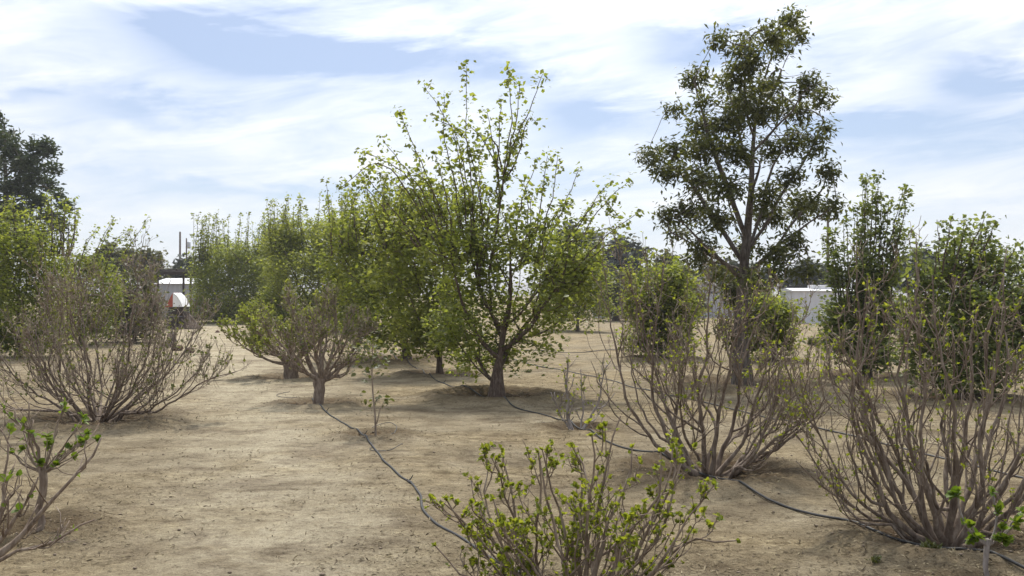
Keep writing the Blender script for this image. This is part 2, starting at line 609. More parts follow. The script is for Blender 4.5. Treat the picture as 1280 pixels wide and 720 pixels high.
def leafy_tree(name, label, cat, base, ells, d, seed, bark, leafm, trunk_px, trunk_r, n_attr, leaf, per,
               step=0.16, kill=0.22, tropism=0.12, template=LEAF4, group=None, spread=0.07, tip_r=0.004,
               depth=0.85, droop=0.15, twig_leaf=1, shoots=None, min_draw=0.0, power=2.2, upn=1.0, thickness=0.9, shoot_leaf=1.0, taper=lambda t: 1 - .45 * t, ascend=0.0, limbs=None, limb_cap=.62):
    """tree whose crown fills the clumps `ells` = (px, py, rx, ry[, weight]) seen at distance d"""
    rng = np.random.default_rng(seed)
    z0 = gz(base[0], base[1])
    B = np.array([base[0], base[1], z0])
    root = thing(name, label, cat, B, group)
    xs = [e[0] for e in ells]
    cx = (max(xs) + min(xs)) / 2
    hw = max((max(xs) - min(xs)) / 2 + 10, 12) / F * d
    att = []
    wts = np.array([(e[4] if len(e) > 4 else 1.0) * e[2] * e[3] for e in ells], float)
    cnt = np.maximum(3, (wts / wts.sum() * n_attr).astype(int))
    for e, c in zip(ells, cnt):
        ctr = at(e[0], e[1], d) - B
        rx, rz = e[2] / F * d, e[3] / F * d
        off = (e[0] - cx) / F * d
        room = math.sqrt(max(hw * hw - off * off, 0.0)) * depth
        sub = max(1, c // 40)
        for s in range(sub):
            cy = rng.uniform(-1, 1) * room
            v = rng.standard_normal((max(2, c // sub), 3))
            v /= np.linalg.norm(v, axis=1, keepdims=True)
            v *= rng.random((len(v), 1)) ** 0.42
            att.append(at(e[0], e[1], d + cy) - B + v * np.array([rx, rx * thickness, rz]))
    att = np.concatenate(att)
    att = att[att[:, 2] > 0.15]
    tp = [np.array([0, 0, -0.15])]
    for (px, py) in trunk_px:
        tp.append(at(px, py, d) - B + np.array([0, rng.uniform(-.05, .05), 0]))
    nodes, tid = [(tp[0], -1)], {0}
    for a, b in zip(tp[:-1], tp[1:]):
        m = max(1, int(np.linalg.norm(b - a) / step))
        for i in range(1, m + 1):
            p = a + (b - a) * i / m + rng.standard_normal(3) * step * .05
            nodes.append((p, len(nodes) - 1))
            tid.add(len(nodes) - 1)
    for lb in (limbs or []):
        dyl = lb[1]
        q0 = at(lb[0][0][0], lb[0][0][1], d) - B
        arr = np.array([n_[0] for n_ in nodes])
        prev = int(np.linalg.norm(arr - q0, axis=1).argmin())
        a = nodes[prev][0]
        for i, (px, py) in enumerate(lb[0][1:]):
            b = at(px, py, d + dyl * (i + 1) / (len(lb[0]) - 1)) - B
            m = max(1, int(np.linalg.norm(b - a) / step))
            for k in range(1, m + 1):
                nodes.append((a + (b - a) * k / m + rng.standard_normal(3) * step * .12, prev))
                prev = len(nodes) - 1
            a = b
    P, par = colonize(att, nodes, step, kill, 1e9, tropism, rng, ascend=ascend)
    tt, tl = Tubes(), Tubes()
    rad, size = skeleton_tubes(P, par, tip_r, power, trunk_r, tt, tl, tid, min_draw, taper, limb_cap)
    lv = Leaves()
    twn = P[(size < 5) & (np.arange(len(P)) >= len(nodes))]
    if len(twn) and twig_leaf:
        lv.scatter(twn, spread, twig_leaf, leaf, rng, droop, upn)
    lv.scatter(att, spread * 1.25, per, leaf, rng, droop, upn)
    for s in (shoots or []):
        # (points px..., leaf clusters)
        path = s[0]
        dy = s[1]
        pts = []
        for i, (px, py) in enumerate(path):
            pts.append(at(px, py, d) - B + np.array([0, dy * (i + .3) / len(path), 0]))
        fine = []
        for a, b in zip(pts[:-1], pts[1:]):
            m = max(2, int(np.linalg.norm(b - a) / .12))
            for i in range(m):
                fine.append(a + (b - a) * i / m)
        fine.append(pts[-1])
        fine = np.array(fine)
        for _ in range(3):
            fine[1:-1] = (fine[:-2] + 2 * fine[1:-1] + fine[2:]) / 4
        fine[1:-1] += rng.standard_normal((len(fine) - 2, 3)) * .01
        r0 = s[2] if len(s) > 2 else 0.016
        tl.add(fine, chain_radii(len(fine), r0, .004))
        L = len(fine)
        k = 1
        while k < L:
            big = rng.random() < .32 or k > L - 2
            c = fine[k] + rng.standard_normal(3) * .02
            nn = int((9 if big else 3) * shoot_leaf + rng.random())
            if nn:
                lv.scatter(c[None, :], .055 if big else .03, nn, leaf * (1.0 if big else .62), rng, .45, .7)
            k += 1
    tt.build('trunk', M[bark], root)
    tl.build('branches', M[bark], root)
    lv.build('crown', M[leafm], template, root)
    return root

# ------------------------------------------------------------------ where everything is rooted (px, py of the base)
BASE = {
    'A': (122, 524), 'B': (45, 662), 'G': (363, 472), 'H': (397, 503), 'I': (470, 545),
    'J': (508, 452), 'K': (550, 468), 'L': (620, 495), 'O': (720, 536), 'P': (826, 448), 'Q': (929, 482),
    'R': (968, 452), 'S': (1083, 472), 'T': (1196, 498), 'U': (1183, 674), 'V': (886, 590), 'W': (716, 762), 'X': (1234, 744),
    'Y': (-34, 742),
}
for k, (r, h) in {'A': (.95, .05), 'B': (.42, .05), 'G': (.8, .05), 'H': (.6, .045), 'I': (.42, .04), 'J': (1.0, .12), 'K': (.7, .06),
                  'L': (1.0, .09), 'O': (.45, .05), 'P': (.8, .06), 'Q': (1.3, .1), 'R': (.7, .06), 'S': (1.0, .08), 'T': (.9, .07),
                  'U': (.62, .06), 'V': (.8, .07), 'W': (.6, .05), 'X': (.35, .03)}.items():
    b = foot(*BASE[k])
    MOUNDS.append((b[0], b[1], r, h))

# ------------------------------------------------------------------ ground
def build_ground():
    ys = [-60, -30, -12, -4]
    y = 0.0
    while y < 4.0:
        ys.append(y); y += .5
    while y < 60:
        ys.append(y); y += max(.045, .0075 * y)
    while y < 9000:
        ys.append(y); y *= 1.22
    ys.append(9000)
    xs = []
    x = 0.0
    while x < 7:
        xs.append(x); x += .07
    while x < 30:
        xs.append(x); x += .4
    while x < 9000:
        xs.append(x); x *= 1.35
    xs = [-v for v in xs[:0:-1]] + xs
    X, Y = np.meshgrid(np.array(xs), np.array(ys))
    Z = np.zeros_like(X)
    for i in range(X.shape[0]):
        for j in range(X.shape[1]):
            xx, yy = X[i, j], Y[i, j]
            if abs(xx) < 60 and -10 < yy < 90:
                Z[i, j] = gz(xx, yy)
    V = np.stack([X, Y, Z], -1).reshape(-1, 3)
    R, C = X.shape
    i, j = np.meshgrid(np.arange(R - 1), np.arange(C - 1), indexing='ij')
    q = np.stack([i * C + j, i * C + j + 1, (i + 1) * C + j + 1, (i + 1) * C + j], -1).reshape(-1, 4)
    m, nt, out = new_mat('dry_dirt')
    tc = nt.nodes.new('ShaderNodeTexCoord')
    o = tc.outputs['Object']
    mp = nt.nodes.new('ShaderNodeMapping')
    mp.inputs['Scale'].default_value = (.8, 1.0, 1.0)
    nt.links.new(o, mp.inputs['Vector'])
    big = noise_tex(nt, mp.outputs[0], .42, 5, .62, .4)
    med = noise_tex(nt, mp.outputs[0], 1.7, 8, .72, .3)
    med2 = noise_tex(nt, mp.outputs[0], 5.5, 7, .74, .2)
    fine = noise_tex(nt, o, 19, 8, .76)
    grit = noise_tex(nt, o, 85, 5, .75)
    dirt = ramp(nt, [(.32, (.165, .13, .088)), (.45, (.255, .208, .138)), (.56, (.325, .272, .186)), (.70, (.42, .362, .262))], med)
    straw = ramp(nt, [(.32, (.175, .132, .077)), (.5, (.30, .237, .142)), (.68, (.43, .355, .23))], med2)
    c = mixc(nt, dirt, straw, ramp(nt, [(.44, (0, 0, 0)), (.60, (.85, .85, .85))], big))
    va = nt.nodes.new('ShaderNodeAttribute')
    va.attribute_name = 'worn'
    worn = math_n(nt, 'MULTIPLY', va.outputs['Fac'], ramp(nt, [(.36, (.25, .25, .25)), (.56, (.9, .9, .9))], med), True)
    c = mixc(nt, c, (.47, .41, .30), worn)
    c = mixc(nt, c, ramp(nt, [(.32, (.42, .39, .36)), (.43, (.86, .85, .84)), (.56, (1.0, 1.0, 1.0)), (.70, (1.25, 1.23, 1.18))], med2), .8, 'MULTIPLY')
    c = mixc(nt, c, ramp(nt, [(.34, (.40, .36, .33)), (.45, (.92, .92, .92)), (.60, (1.05, 1.05, 1.04)), (.74, (1.35, 1.33, 1.28))], fine), .8, 'MULTIPLY')
    c = mixc(nt, c, ramp(nt, [(.36, (.42, .38, .34)), (.47, (1, 1, 1)), (.7, (1.3, 1.28, 1.25))], grit), .75, 'MULTIPLY')
    c = mixc(nt, mixc(nt, c, (1.07, 1.075, 1.05), 1.0, 'MULTIPLY'), mixc(nt, c, (.66, .63, .61), 1.0, 'MULTIPLY'), ramp(nt, [(.50, (0, 0, 0)), (.64, (.85, .85, .85))], noise_tex(nt, mp.outputs[0], .95, 6, .7, .5)))
    # dug damp soil in the watering basins
    vc = nt.nodes.new('ShaderNodeAttribute')
    vc.attribute_name = 'dug'
    dug = math_n(nt, 'MULTIPLY', vc.outputs['Fac'], ramp(nt, [(.40, (.6, .6, .6)), (.56, (1.2, 1.2, 1.2))], med2), True)
    c = mixc(nt, c, mixc(nt, c, (.30, .24, .20), 1.0, 'MULTIPLY'), dug)
    p = nt.nodes.new('ShaderNodeBsdfPrincipled')
    p.inputs['Roughness'].default_value = .97
    p.inputs['Specular IOR Level'].default_value = .1
    nt.links.new(c, p.inputs['Base Color'])
    h = math_n(nt, 'ADD', math_n(nt, 'ADD', fine, math_n(nt, 'MULTIPLY', med2, 1.6)), math_n(nt, 'MULTIPLY', grit, .3))
    b = nt.nodes.new('ShaderNodeBump')
    b.inputs['Strength'].default_value = 1.0
    b.inputs['Distance'].default_value = .045
    nt.links.new(h, b.inputs['Height'])
    nt.links.new(b.outputs[0], p.inputs['Normal'])
    nt.links.new(p.outputs[0], out.inputs['Surface'])
    me = mesh_np('ground', V, None, q, m, True)
    dug = np.zeros(len(V), dtype=np.float32)
    for (mx, my, r, hh) in MOUNDS:
        qd = np.hypot(V[:, 0] - mx, V[:, 1] - my) / r
        dug = np.maximum(dug, np.clip(1.7 - qd * 1.15, 0, 1) * .8)
    path = np.array([foot(*q_)[:2] for q_ in ((330, 900), (330, 700), (345, 600), (330, 520), (300, 460), (262, 425), (258, 408))])
    worn = np.zeros(len(V), dtype=np.float32)
    xr = np.interp(V[:, 1], path[:, 1], path[:, 0])
    wd = np.clip(V[:, 1] * .07 + .35, .6, 1.8)
    worn = np.exp(-((V[:, 0] - xr) / wd) ** 2).astype(np.float32) * (V[:, 1] < 60) * (V[:, 1] > 0)
    aw = me.attributes.new('worn', 'FLOAT', 'POINT')
    aw.data.foreach_set('value', worn.astype(np.float32))
    at_ = me.attributes.new('dug', 'FLOAT', 'POINT')
    at_.data.foreach_set('value', dug)
    g = link(bpy.data.objects.new('ground', me))
    g['kind'] = 'structure'
    return g

build_ground()

def build_hills():
    rng = np.random.default_rng(5)
    n = 160
    az = np.linspace(-1.15, 1.15, n)
    V = []
    for k in range(4):
        R = 430 + k * 40
        for a in az:
            h = 7.2 + 4.5 * mnoise.noise(Vector((a * 4, 2, 0))) + 1.6 * mnoise.noise(Vector((a * 15, 5, k)))
            f = (0, .55, 1.0, 0)[k]
            V.append((R * math.sin(a), R * math.cos(a), -2 + min(max(h, 4), 11) * f * 1.2))
    q = []
    for k in range(3):
        for i in range(n - 1):
            q.append((k * n + i, k * n + i + 1, (k + 1) * n + i + 1, (k + 1) * n + i))
    me = mesh_np('hills', np.array(V), None, np.array(q), M['hills'], True)
    o = link(bpy.data.objects.new('hills', me))
    o['kind'] = 'structure'

build_hills()

# ------------------------------------------------------------------ litter, clods
def build_litter():
    rng = np.random.default_rng(3)
    n = 60000
    d = 4.6 + 17 * rng.random(n) ** 1.9
    x = (rng.random(n) - .5) * 1.15 * d
    keep = np.array([mnoise.noise(Vector((a * .8, b * .8, 9))) + .35 * mnoise.noise(Vector((a * 3, b * 3, 3))) > rng.uniform(-.5, .35) for a, b in zip(x, d)])
    x, d = x[keep], d[keep]
    for (mx, my, r, h) in MOUNDS:
        if my < 26:
            k = int(700 * r)
            a_, q_ = rng.random(k) * 6.283, r * 1.5 * rng.random(k) ** .6
            x = np.concatenate([x, mx + np.cos(a_) * q_]); d = np.concatenate([d, my + np.sin(a_) * q_])
    lv = Leaves()
    P = np.array([(a, b, gz(a, b) + .004) for a, b in zip(x, d)])
    D = rng.standard_normal((len(P), 3)); D[:, 2] = np.abs(D[:, 2]) * .15 + .04
    N = rng.standard_normal((len(P), 3)) * .35; N[:, 2] += 1
    lv.add(P, D, N, rng.uniform(.010, .042, len(P)))
    o = lv.build('dry_grass', M['litter'], (BLADE[0] * np.array([1, 2.6, 1]), BLADE[1]))
    o['kind'] = 'stuff'
    tag(o, 'dry straw and leaf bits strewn over the tan dirt', 'litter')
    # clods of dug soil round the watering basins
    V, T = [], []
    ico = np.array([[0, 0, 1], [.9, 0, .3], [.28, .85, .3], [-.73, .53, .3], [-.73, -.53, .3], [.28, -.85, .3], [0, 0, -.6]])
    it = np.array([[0, 1, 2], [0, 2, 3], [0, 3, 4], [0, 4, 5], [0, 5, 1], [6, 2, 1], [6, 3, 2], [6, 4, 3], [6, 5, 4], [6, 1, 5]])
    spots = []
    for (mx, my, r, h) in MOUNDS:
        if my > 26:
            continue
        k = int(200 * r)
        a = rng.random(k) * 6.283
        rr = r * (0.3 + 1.1 * rng.random(k))
        spots += [(mx + math.cos(p) * q, my + math.sin(p) * q) for p, q in zip(a, rr)]
    dd = 4.8 + 12 * rng.random(500) ** 1.6
    xx = (rng.random(500) - .5) * 1.1 * dd
    spots += list(zip(xx, dd))
    for i, (a, b) in enumerate(spots):
        s = .004 + .014 * rng.random() ** 4
        v = ico * (1 + rng.uniform(-.25, .25, (7, 1))) * s * np.array([1.2, 1.0, .75])
        V.append(v + np.array([a, b, gz(a, b) + s * .2]))
        T.append(it + 7 * i)
    me = mesh_np('soil_clods', np.concatenate(V), np.concatenate(T), None, M['clod'])
    o = link(bpy.data.objects.new('soil_clods', me))
    o['kind'] = 'stuff'
    tag(o, 'small crumbly clods of brown soil scattered on the dirt', 'soil')

build_litter()

# ------------------------------------------------------------------ irrigation hoses
def hose(name, label, px_path, r, mat, z=0.0, group='black irrigation hoses on the dirt', seed=1):
    rng = np.random.default_rng(seed)
    pts = []
    for (px, py) in px_path:
        pts.append(foot(px, py))
    pts = np.array(pts)
    fine = []
    for i in range(len(pts) - 1):
        p0 = pts[max(i - 1, 0)]; p1 = pts[i]; p2 = pts[i + 1]; p3 = pts[min(i + 2, len(pts) - 1)]
        m = max(3, int(np.linalg.norm(p2 - p1) / .09))
        for k in range(m):
            t = k / m
            fine.append(.5 * ((2 * p1) + (-p0 + p2) * t + (2 * p0 - 5 * p1 + 4 * p2 - p3) * t * t + (-p0 + 3 * p1 - 3 * p2 + p3) * t ** 3))
    fine.append(pts[-1])
    fine = np.array(fine)
    zz = np.array([gz(p[0], p[1]) for p in fine])
    for _ in range(6):
        zz[1:-1] = np.maximum(zz[1:-1], (zz[:-2] + zz[2:]) / 2)
    bury = np.array([mnoise.noise(Vector((p[0] * .9, p[1] * .9, seed * 3.1))) for p in fine])
    fine[:, :2] += np.array([[mnoise.noise(Vector((p[0] * 2.2, p[1] * 2.2, 8.0))) * .018, mnoise.noise(Vector((p[0] * 2.2, p[1] * 2.2, 3.0))) * .018] for p in fine])
    fine[:, 2] = zz + r * (.55 + .5 * np.minimum(bury, .3)) + z
    o = fine[0].copy()
    tb = Tubes()
    tb.add(fine - o * np.array([1, 1, 0]), np.full(len(fine), r), 8)
    ob = tb.build(name, M[mat])
    ob.location = (o[0], o[1], 0)
    for f_ in np.arange(.17, .95, .26):
        k = int(f_ * (len(fine) - 3))
        tc_ = Tubes()
        seg = np.array([fine[k] * (1 - t) + fine[k + 1] * t for t in (0, .3, .7, 1.0)]) - o * np.array([1, 1, 0])
        tc_.add(seg, np.array([1.35, 1.5, 1.5, 1.35]) * r, 8)
        side = seg[1] + np.array([.0, .0, r])
        tc_.add([side, side + np.array([.02, -.01, .022]), side + np.array([.035, -.02, .05])], [.006, .005, .004], 6)
        tc_.build('emitter', M['hose'], ob)
    return tag(ob, label, 'hose', group)

hose('irrigation_hose', 'thick black hose curving from the pale squat tree past the leafy sapling by the path',
     [(390, 499), (394, 503), (400, 508), (412, 518), (432, 531), (446, 541), (457, 550), (468, 562), (484, 581), (500, 594), (514, 603), (523, 616),
      (527, 634), (534, 645), (548, 658), (574, 672), (600, 688), (625, 706), (645, 724), (672, 752)], .0100, 'hose')
hose('irrigation_hose', 'long black hose running past the mulberry trunk and under both big bare shrubs',
     [(470, 440), (500, 452), (522, 462), (545, 476), (575, 487), (612, 496), (640, 507), (672, 516), (702, 526), (735, 541), (765, 555), (812, 570), (862, 586), (905, 603), (960, 625), (1005, 641),
      (1060, 660), (1110, 675), (1160, 684), (1200, 690), (1238, 704), (1290, 722), (1360, 748)], .0100, 'hose')
hose('irrigation_hose', 'dusty grey hose crossing open dirt behind the thin bare sapling',
     [(640, 449), (671, 457), (702, 463), (733, 470), (765, 477), (808, 488), (860, 500), (930, 517), (1010, 535), (1080, 551), (1160, 570), (1244, 589), (1330, 609)], .0105, 'hose_dusty')
hose('irrigation_hose', 'faint hose in the distance under the low green bush, nearly level',
     [(560, 436), (620, 438), (672, 438), (700, 440), (730, 440), (772, 438), (830, 440)], .011, 'hose_dusty')
# thin drip tube loops round the sapling
def drip(name, label, c_px, rx, ry, a0, a1, r=.0045):
    c = foot(*c_px)
    tb = Tubes()
    P = []
    for t in np.linspace(a0, a1, 34):
        x, y = rx * math.cos(t), ry * math.sin(t)
        P.append((x, y, gz(c[0] + x, c[1] + y) + .008 + .05 * max(0, math.sin(t * 1.3)) ** 2))
    tb.add(P, np.full(len(P), r), 6)
    o = tb.build(name, M['hose_dusty'])
    o.location = (c[0], c[1], 0)
    return tag(o, label, 'drip tube', 'thin drip tubes')

drip('drip_tube', 'thin drip tube looped on the soil at the foot of the leafy sapling', (474, 541), .2, .5, -2.2, 2.3)
drip('drip_tube', 'thin drip tube curl lying across the hose, below the sapling', (483, 562), .17, .16, 2.6, 6.4)
drip('drip_tube', 'thin drip tube loop at the base of the pale squat bare tree', (378, 492), .4, .5, 2.4, 4.9)

# ------------------------------------------------------------------ bare shrubs
def vase(n, seed, lean, L, tight=0.0, az0=0, az1=360, jitter=14):
    r = np.random.default_rng(seed)
    out = []
    for i in range(n):
        az = az0 + (az1 - az0) * (i + .5) / n + r.uniform(-jitter, jitter)
        l0 = lean[0] + (lean[1] - lean[0]) * ((i * 0.618) % 1.0)
        l1 = l0 * r.uniform(.02, .36)
        q = 1.0 - 0.25 * (l0 - lean[0]) / max(lean[1] - lean[0], 1)
        out.append((az, l0, l1, L * q * r.uniform(.8, 1.08), r.uniform(.75, 1.1)))
    return out

bA = foot(*BASE['A'])
fig_shrub('bare_shrub', 'wide spreading brown shrub with hardly any leaves, widest bare shrub beside the dirt path', 'shrub', bA,
          vase(13, 21, (24, 76), 2.3) + [(0, 86, 62, 2.0, .9), (-14, 80, 30, 1.9, .9), (176, 84, 70, 2.0, 1.1), (20, 74, 22, 2.0, .9), (200, 70, 30, 1.9), (-50, 75, 40, 1.6)],
          101, 'red_bark', 'olive_bud', .029, tip=.0036, kids=10, grand=5.4,  twig=3, leaf=.042, leaf_k=3, leaf_p=.26, bud_p=.2,
          group='bare multi-stemmed shrubs', twig_bark='twig_bark', erect=.7, child_len=.62)

bV = foot(*BASE['V'])
fig_shrub('bare_shrub', 'upright brown shrub with tall bare rods standing in front of the tallest tree', 'shrub', bV,
          vase(10, 31, (12, 66), 2.15) + [(172, 52, 2, 2.2, 1.2), (185, 40, -4, 2.15, 1.1), (165, 30, 0, 2.2, 1), (8, 78, 40, 1.35, 1.2), (-10, 72, 30, 1.4, 1.1), (20, 66, 30, 1.4), (2, 55, 22, 1.6)],
          102, 'red_bark', 'bud_leaf', .028, tip=.003, kids=9, grand=4.4, twig=2.2, wander=.16, first=.22, leaf=.03, leaf_k=3, leaf_p=.3, bud_p=.34,
          group='bare multi-stemmed shrubs', twig_bark='fig_bark', erect=.85, child_len=.55)

bU = foot(*BASE['U'])
fig_shrub('bare_shrub', 'big many-stemmed reddish brown shrub beside the black hose, thickest stems of all', 'shrub', bU,
          vase(10, 41, (12, 66), 2.02) + [(178, 64, 8, 1.8, .8), (170, 28, -2, 2.25, .9), (30, 20, 0, 2.2, .9), (-20, 24, 2, 2.2, .9), (165, 70, 30, 1.35, .6), (190, 52, 2, 1.9, .9), (176, 40, 0, 2.0, 1), (200, 62, 14, 1.6, .8), (180, 88, 48, 1.2, .5),
                                          (0, 55, 12, 1.6), (15, 42, 6, 1.8), (240, 30, 0, 1.9)],
          103, 'red_bark', 'bud_leaf', .027, tip=.003, wander=.15, first=.14, kids=6.8, grand=3.8, twig=2.2, leaf=.026, leaf_k=3, leaf_p=.3, bud_p=.36,
          group='bare multi-stemmed shrubs', twig_bark='fig_bark', erect=.88, child_len=.48)

bW = foot(*BASE['W'])
fig_shrub('budding_shrub', 'low open shrub covered in bright yellow-green leaf buds, nearest to the viewer', 'shrub', bW,
          [(176, 48, 24, .98, 1.1), (165, 44, 18, .98, 1), (190, 40, 12, .98, 1.1), (150, 36, 8, .95, 1), (205, 46, 24, .9, .9), (182, 30, 4, 1.0, 1.1), (178, 52, 40, .95, .8), (120, 26, 10, 1.0, 1),
           (60, 22, 8, .98, 1.2), (20, 16, 6, 1.0, 1.2), (5, 42, 12, 1.15, 1.1), (-10, 56, 26, 1.05, 1.0), (20, 50, 18, 1.1, 1), (0, 62, 36, 1.05, .9), (35, 36, 4, 1.2, 1), (-15, 36, 14, 1.1, .9), (12, 30, 12, 1.05, .9), (178, 20, 8, 1.05, .9), (190, 56, 34, .85, .8), (-4, 48, 30, 1.1, .8),
           (-40, 44, 14, .8, .9), (230, 40, 14, .8, .9), (-20, 28, 2, 1.1, 1), (142, 52, 30, .9, .8), (10, 72, 34, .75, .7), (90, 50, 15, .9, .8), (160, 48, 38, .95, .7), (172, 38, 20, .98, .8)],
          104, 'fig_bark', 'bud_leaf', .0165, tip=.003, wander=.19, first=.14, kids=4.6, grand=2.3, twig=1.5, leaf=.026, leaf_k=6, leaf_p=.42, bud_p=.86,
          template=LEAF8, twig_bark='fig_bark', erect=.7, child_len=.42, twig_len=(.03, .09))

bG = foot(*BASE['G'])
fig_shrub('squat_tree', 'squat tree with stout dark stub trunk and spreading leafy twigs behind the pale squat one', 'tree', bG,
          [(178, 72, 48, 1.5, 1), (165, 62, 30, 1.4, 1), (190, 50, 20, 1.35, 1), (150, 40, 14, 1.4), (0, 58, 24, 1.1), (20, 42, 10, 1.3), (90, 30, 10, 1.4), (270, 40, 16, 1.1), (230, 55, 22, 1.2), (-40, 50, 20, 1.1)],
          105, 'fig_bark', 'light_leaf', .045, tip=.0045, kids=7, grand=5, twig=3, leaf=.055, leaf_k=5, leaf_p=.9, bud_p=.85, trunk=(.32, .135, .02, 0), erect=.5, child_len=.6, twig_bark='twig_bark', group='squat orchard trees')

bH = foot(*BASE['H'])
fig_shrub('squat_tree', 'squat pale grey tree nearly bare of leaves, black hose at its foot', 'tree', bH,
          [(178, 62, 22, 1.35, 1), (165, 50, 14, 1.3, 1), (195, 44, 10, 1.3, .9), (0, 74, 26, 1.15, 1), (12, 58, 22, 1.2, 1), (-15, 44, 12, 1.25, .9), (90, 22, 6, 1.35), (60, 34, 8, 1.3), (120, 30, 8, 1.35), (270, 36, 8, 1.15), (230, 48, 16, 1.15), (-50, 40, 12, 1.2)],
          106, 'fig_bark', 'olive_bud', .034, tip=.0042, kids=7, grand=5, twig=3.2, leaf=.042, leaf_k=3, leaf_p=.42, bud_p=.45, trunk=(.40, .078, .035, 0), erect=.55, child_len=.55, twig_bark='twig_bark', group='squat orchard trees')

bO = foot(*BASE['O'])
fig_shrub('bare_sapling', 'thin grey forked sapling almost leafless, standing on open dirt by the long hose', 'sapling', bO,
          [(180, 4, 2, .95, 1.2), (5, 40, 14, 1.0, 1.0), (150, 26, 6, .7, .7), (20, 22, 4, .8, .8), (185, 40, 12, .6, .6)],
          107, 'pale_bark', 'bud_leaf', .023, tip=.0042, kids=5, grand=2.4, twig=2, leaf=.032, leaf_k=3, leaf_p=.25, bud_p=.4, erect=.6, child_len=.35, template=LEAF8)

bB = foot(*BASE['B'])
fig_shrub('fig_sapling', 'small pale-barked sapling with a ring of bright green leaves on one short trunk', 'sapling', bB,
          [(178, 62, 30, .5, .8), (165, 40, 14, .5, .8), (0, 66, 30, .36, .7), (15, 48, 24, .42, .7), (90, 30, 10, .48), (270, 44, 20, .4, .8), (200, 20, 4, .5)],
          108, 'fig_bark', 'fresh_leaf', .015, tip=.0036, kids=3, grand=1.4, twig=1.2, leaf=.05, leaf_k=4, leaf_p=.06, bud_p=.1, trunk=(.45, .024, .06, 0), erect=.5, child_len=.5, template=LEAF8,
          extra=[(104, 522), (108, 543), (121, 550), (60, 545), (30, 562), (45, 571), (75, 571), (92, 573), (62, 556), (18, 566), (88, 560), (52, 580), (38, 548), (70, 582)])

bY = foot(*BASE['Y'])
fig_shrub('fig_sapling', 'leaning grey sapling with bare crooked forks reaching in at the edge of the picture', 'sapling', bY,
          [(6, 58, 40, .95, 1.3), (-6, 42, 20, .62, 1), (14, 30, 10, .7, 1), (2, 70, 62, .7, .8), (160, 30, 10, .6)],
          109, 'fig_bark', 'fresh_leaf', .02, tip=.0036, kids=4, grand=1.6, twig=1.2, leaf=.045, leaf_k=2, leaf_p=.08, bud_p=.12, trunk=(.16, .03, .03, 0), erect=.4, child_len=.45, template=LEAF8)

bX = foot(*BASE['X'])
fig_shrub('fig_sapling', 'young pale grey sapling with few big bright leaf tips before the thick reddish stems', 'sapling', bX,
          [(178, 48, 22, .36, 1), (10, 14, 2, .30, .9), (0, 60, 30, .26, .6), (200, 70, 30, .16, .6), (-20, 66, 30, .2, .6)],
          110, 'pale_bark', 'fresh_leaf', .0105, tip=.0042, kids=1.2, grand=.6, twig=1, leaf=.046, leaf_k=8, leaf_p=.7, bud_p=1.0, trunk=(.32, .0125, -.005, 0), erect=.3, child_len=.35, template=LEAF8, twig_len=(.03, .07))

# leafy sapling by the hose
def sapling_I():
    rng = np.random.default_rng(55)
    b = foot(*BASE['I'])
    z0 = gz(b[0], b[1])
    d = b[1]
    root = thing('leafy_sapling', 'slender sapling with a tuft of leaves on a straight thin stem beside the hose', 'sapling', (b[0], b[1], z0))
    B = np.array([b[0], b[1], z0])
    tb = Tubes(); lv = Leaves()
    s = [at(470, 548, d) - B, at(469, 520, d) - B, at(466, 490, d) - B, at(465, 462, d) - B, at(466, 430, d) - B]
    tb.add(s, [.013, .011, .010, .008, .004], 7)
    s2 = [at(471, 530, d) - B, at(475, 512, d) - B, at(480, 502, d) - B]
    tb.add(s2, [.008, .006, .004], 6)
    for _ in range(30):
        t = rng.uniform(.62, 1)
        p, dd = sample(np.array(s), t)
        e = p + np.array([rng.uniform(-.18, .18), rng.uniform(-.18, .18), rng.uniform(-.02, .16)])
        tb.add([p, (p + e) / 2, e], [.004, .003, .002])
        lv.scatter(e[None], .05, 4, .055, rng, .4, .8)
    for c in ((457, 503), (480, 500), (474, 497), (485, 505), (462, 499)):
        p = at(c[0], c[1], d) - B + np.array([0, rng.uniform(-.08, .08), 0])
        q, _ = sample(np.array(s), .38)
        tb.add([q, (p + q) / 2 + UP * .02, p], [.004, .003, .002])
        lv.scatter(p[None], .035, 6, .065, rng, .3, .9)
    tb.build('stem', M['twig_bark'], root)
    lv.build('leaves', M['dark_leaf'], LEAF8, root)

sapling_I()

# ------------------------------------------------------------------ leafy trees
def up_shoots(rng, x0, x1, y_from, y_lo, y_hi, n, lean=6):
    out = []
    for i in range(n):
        x = rng.uniform(x0, x1)
        out.append(([(x, y_from), (x + rng.uniform(-lean, lean) * .4, (y_from + y_hi) / 2), (x + rng.uniform(-lean, lean), rng.uniform(y_lo, y_hi))], rng.uniform(-1, 1), .02))
    return out

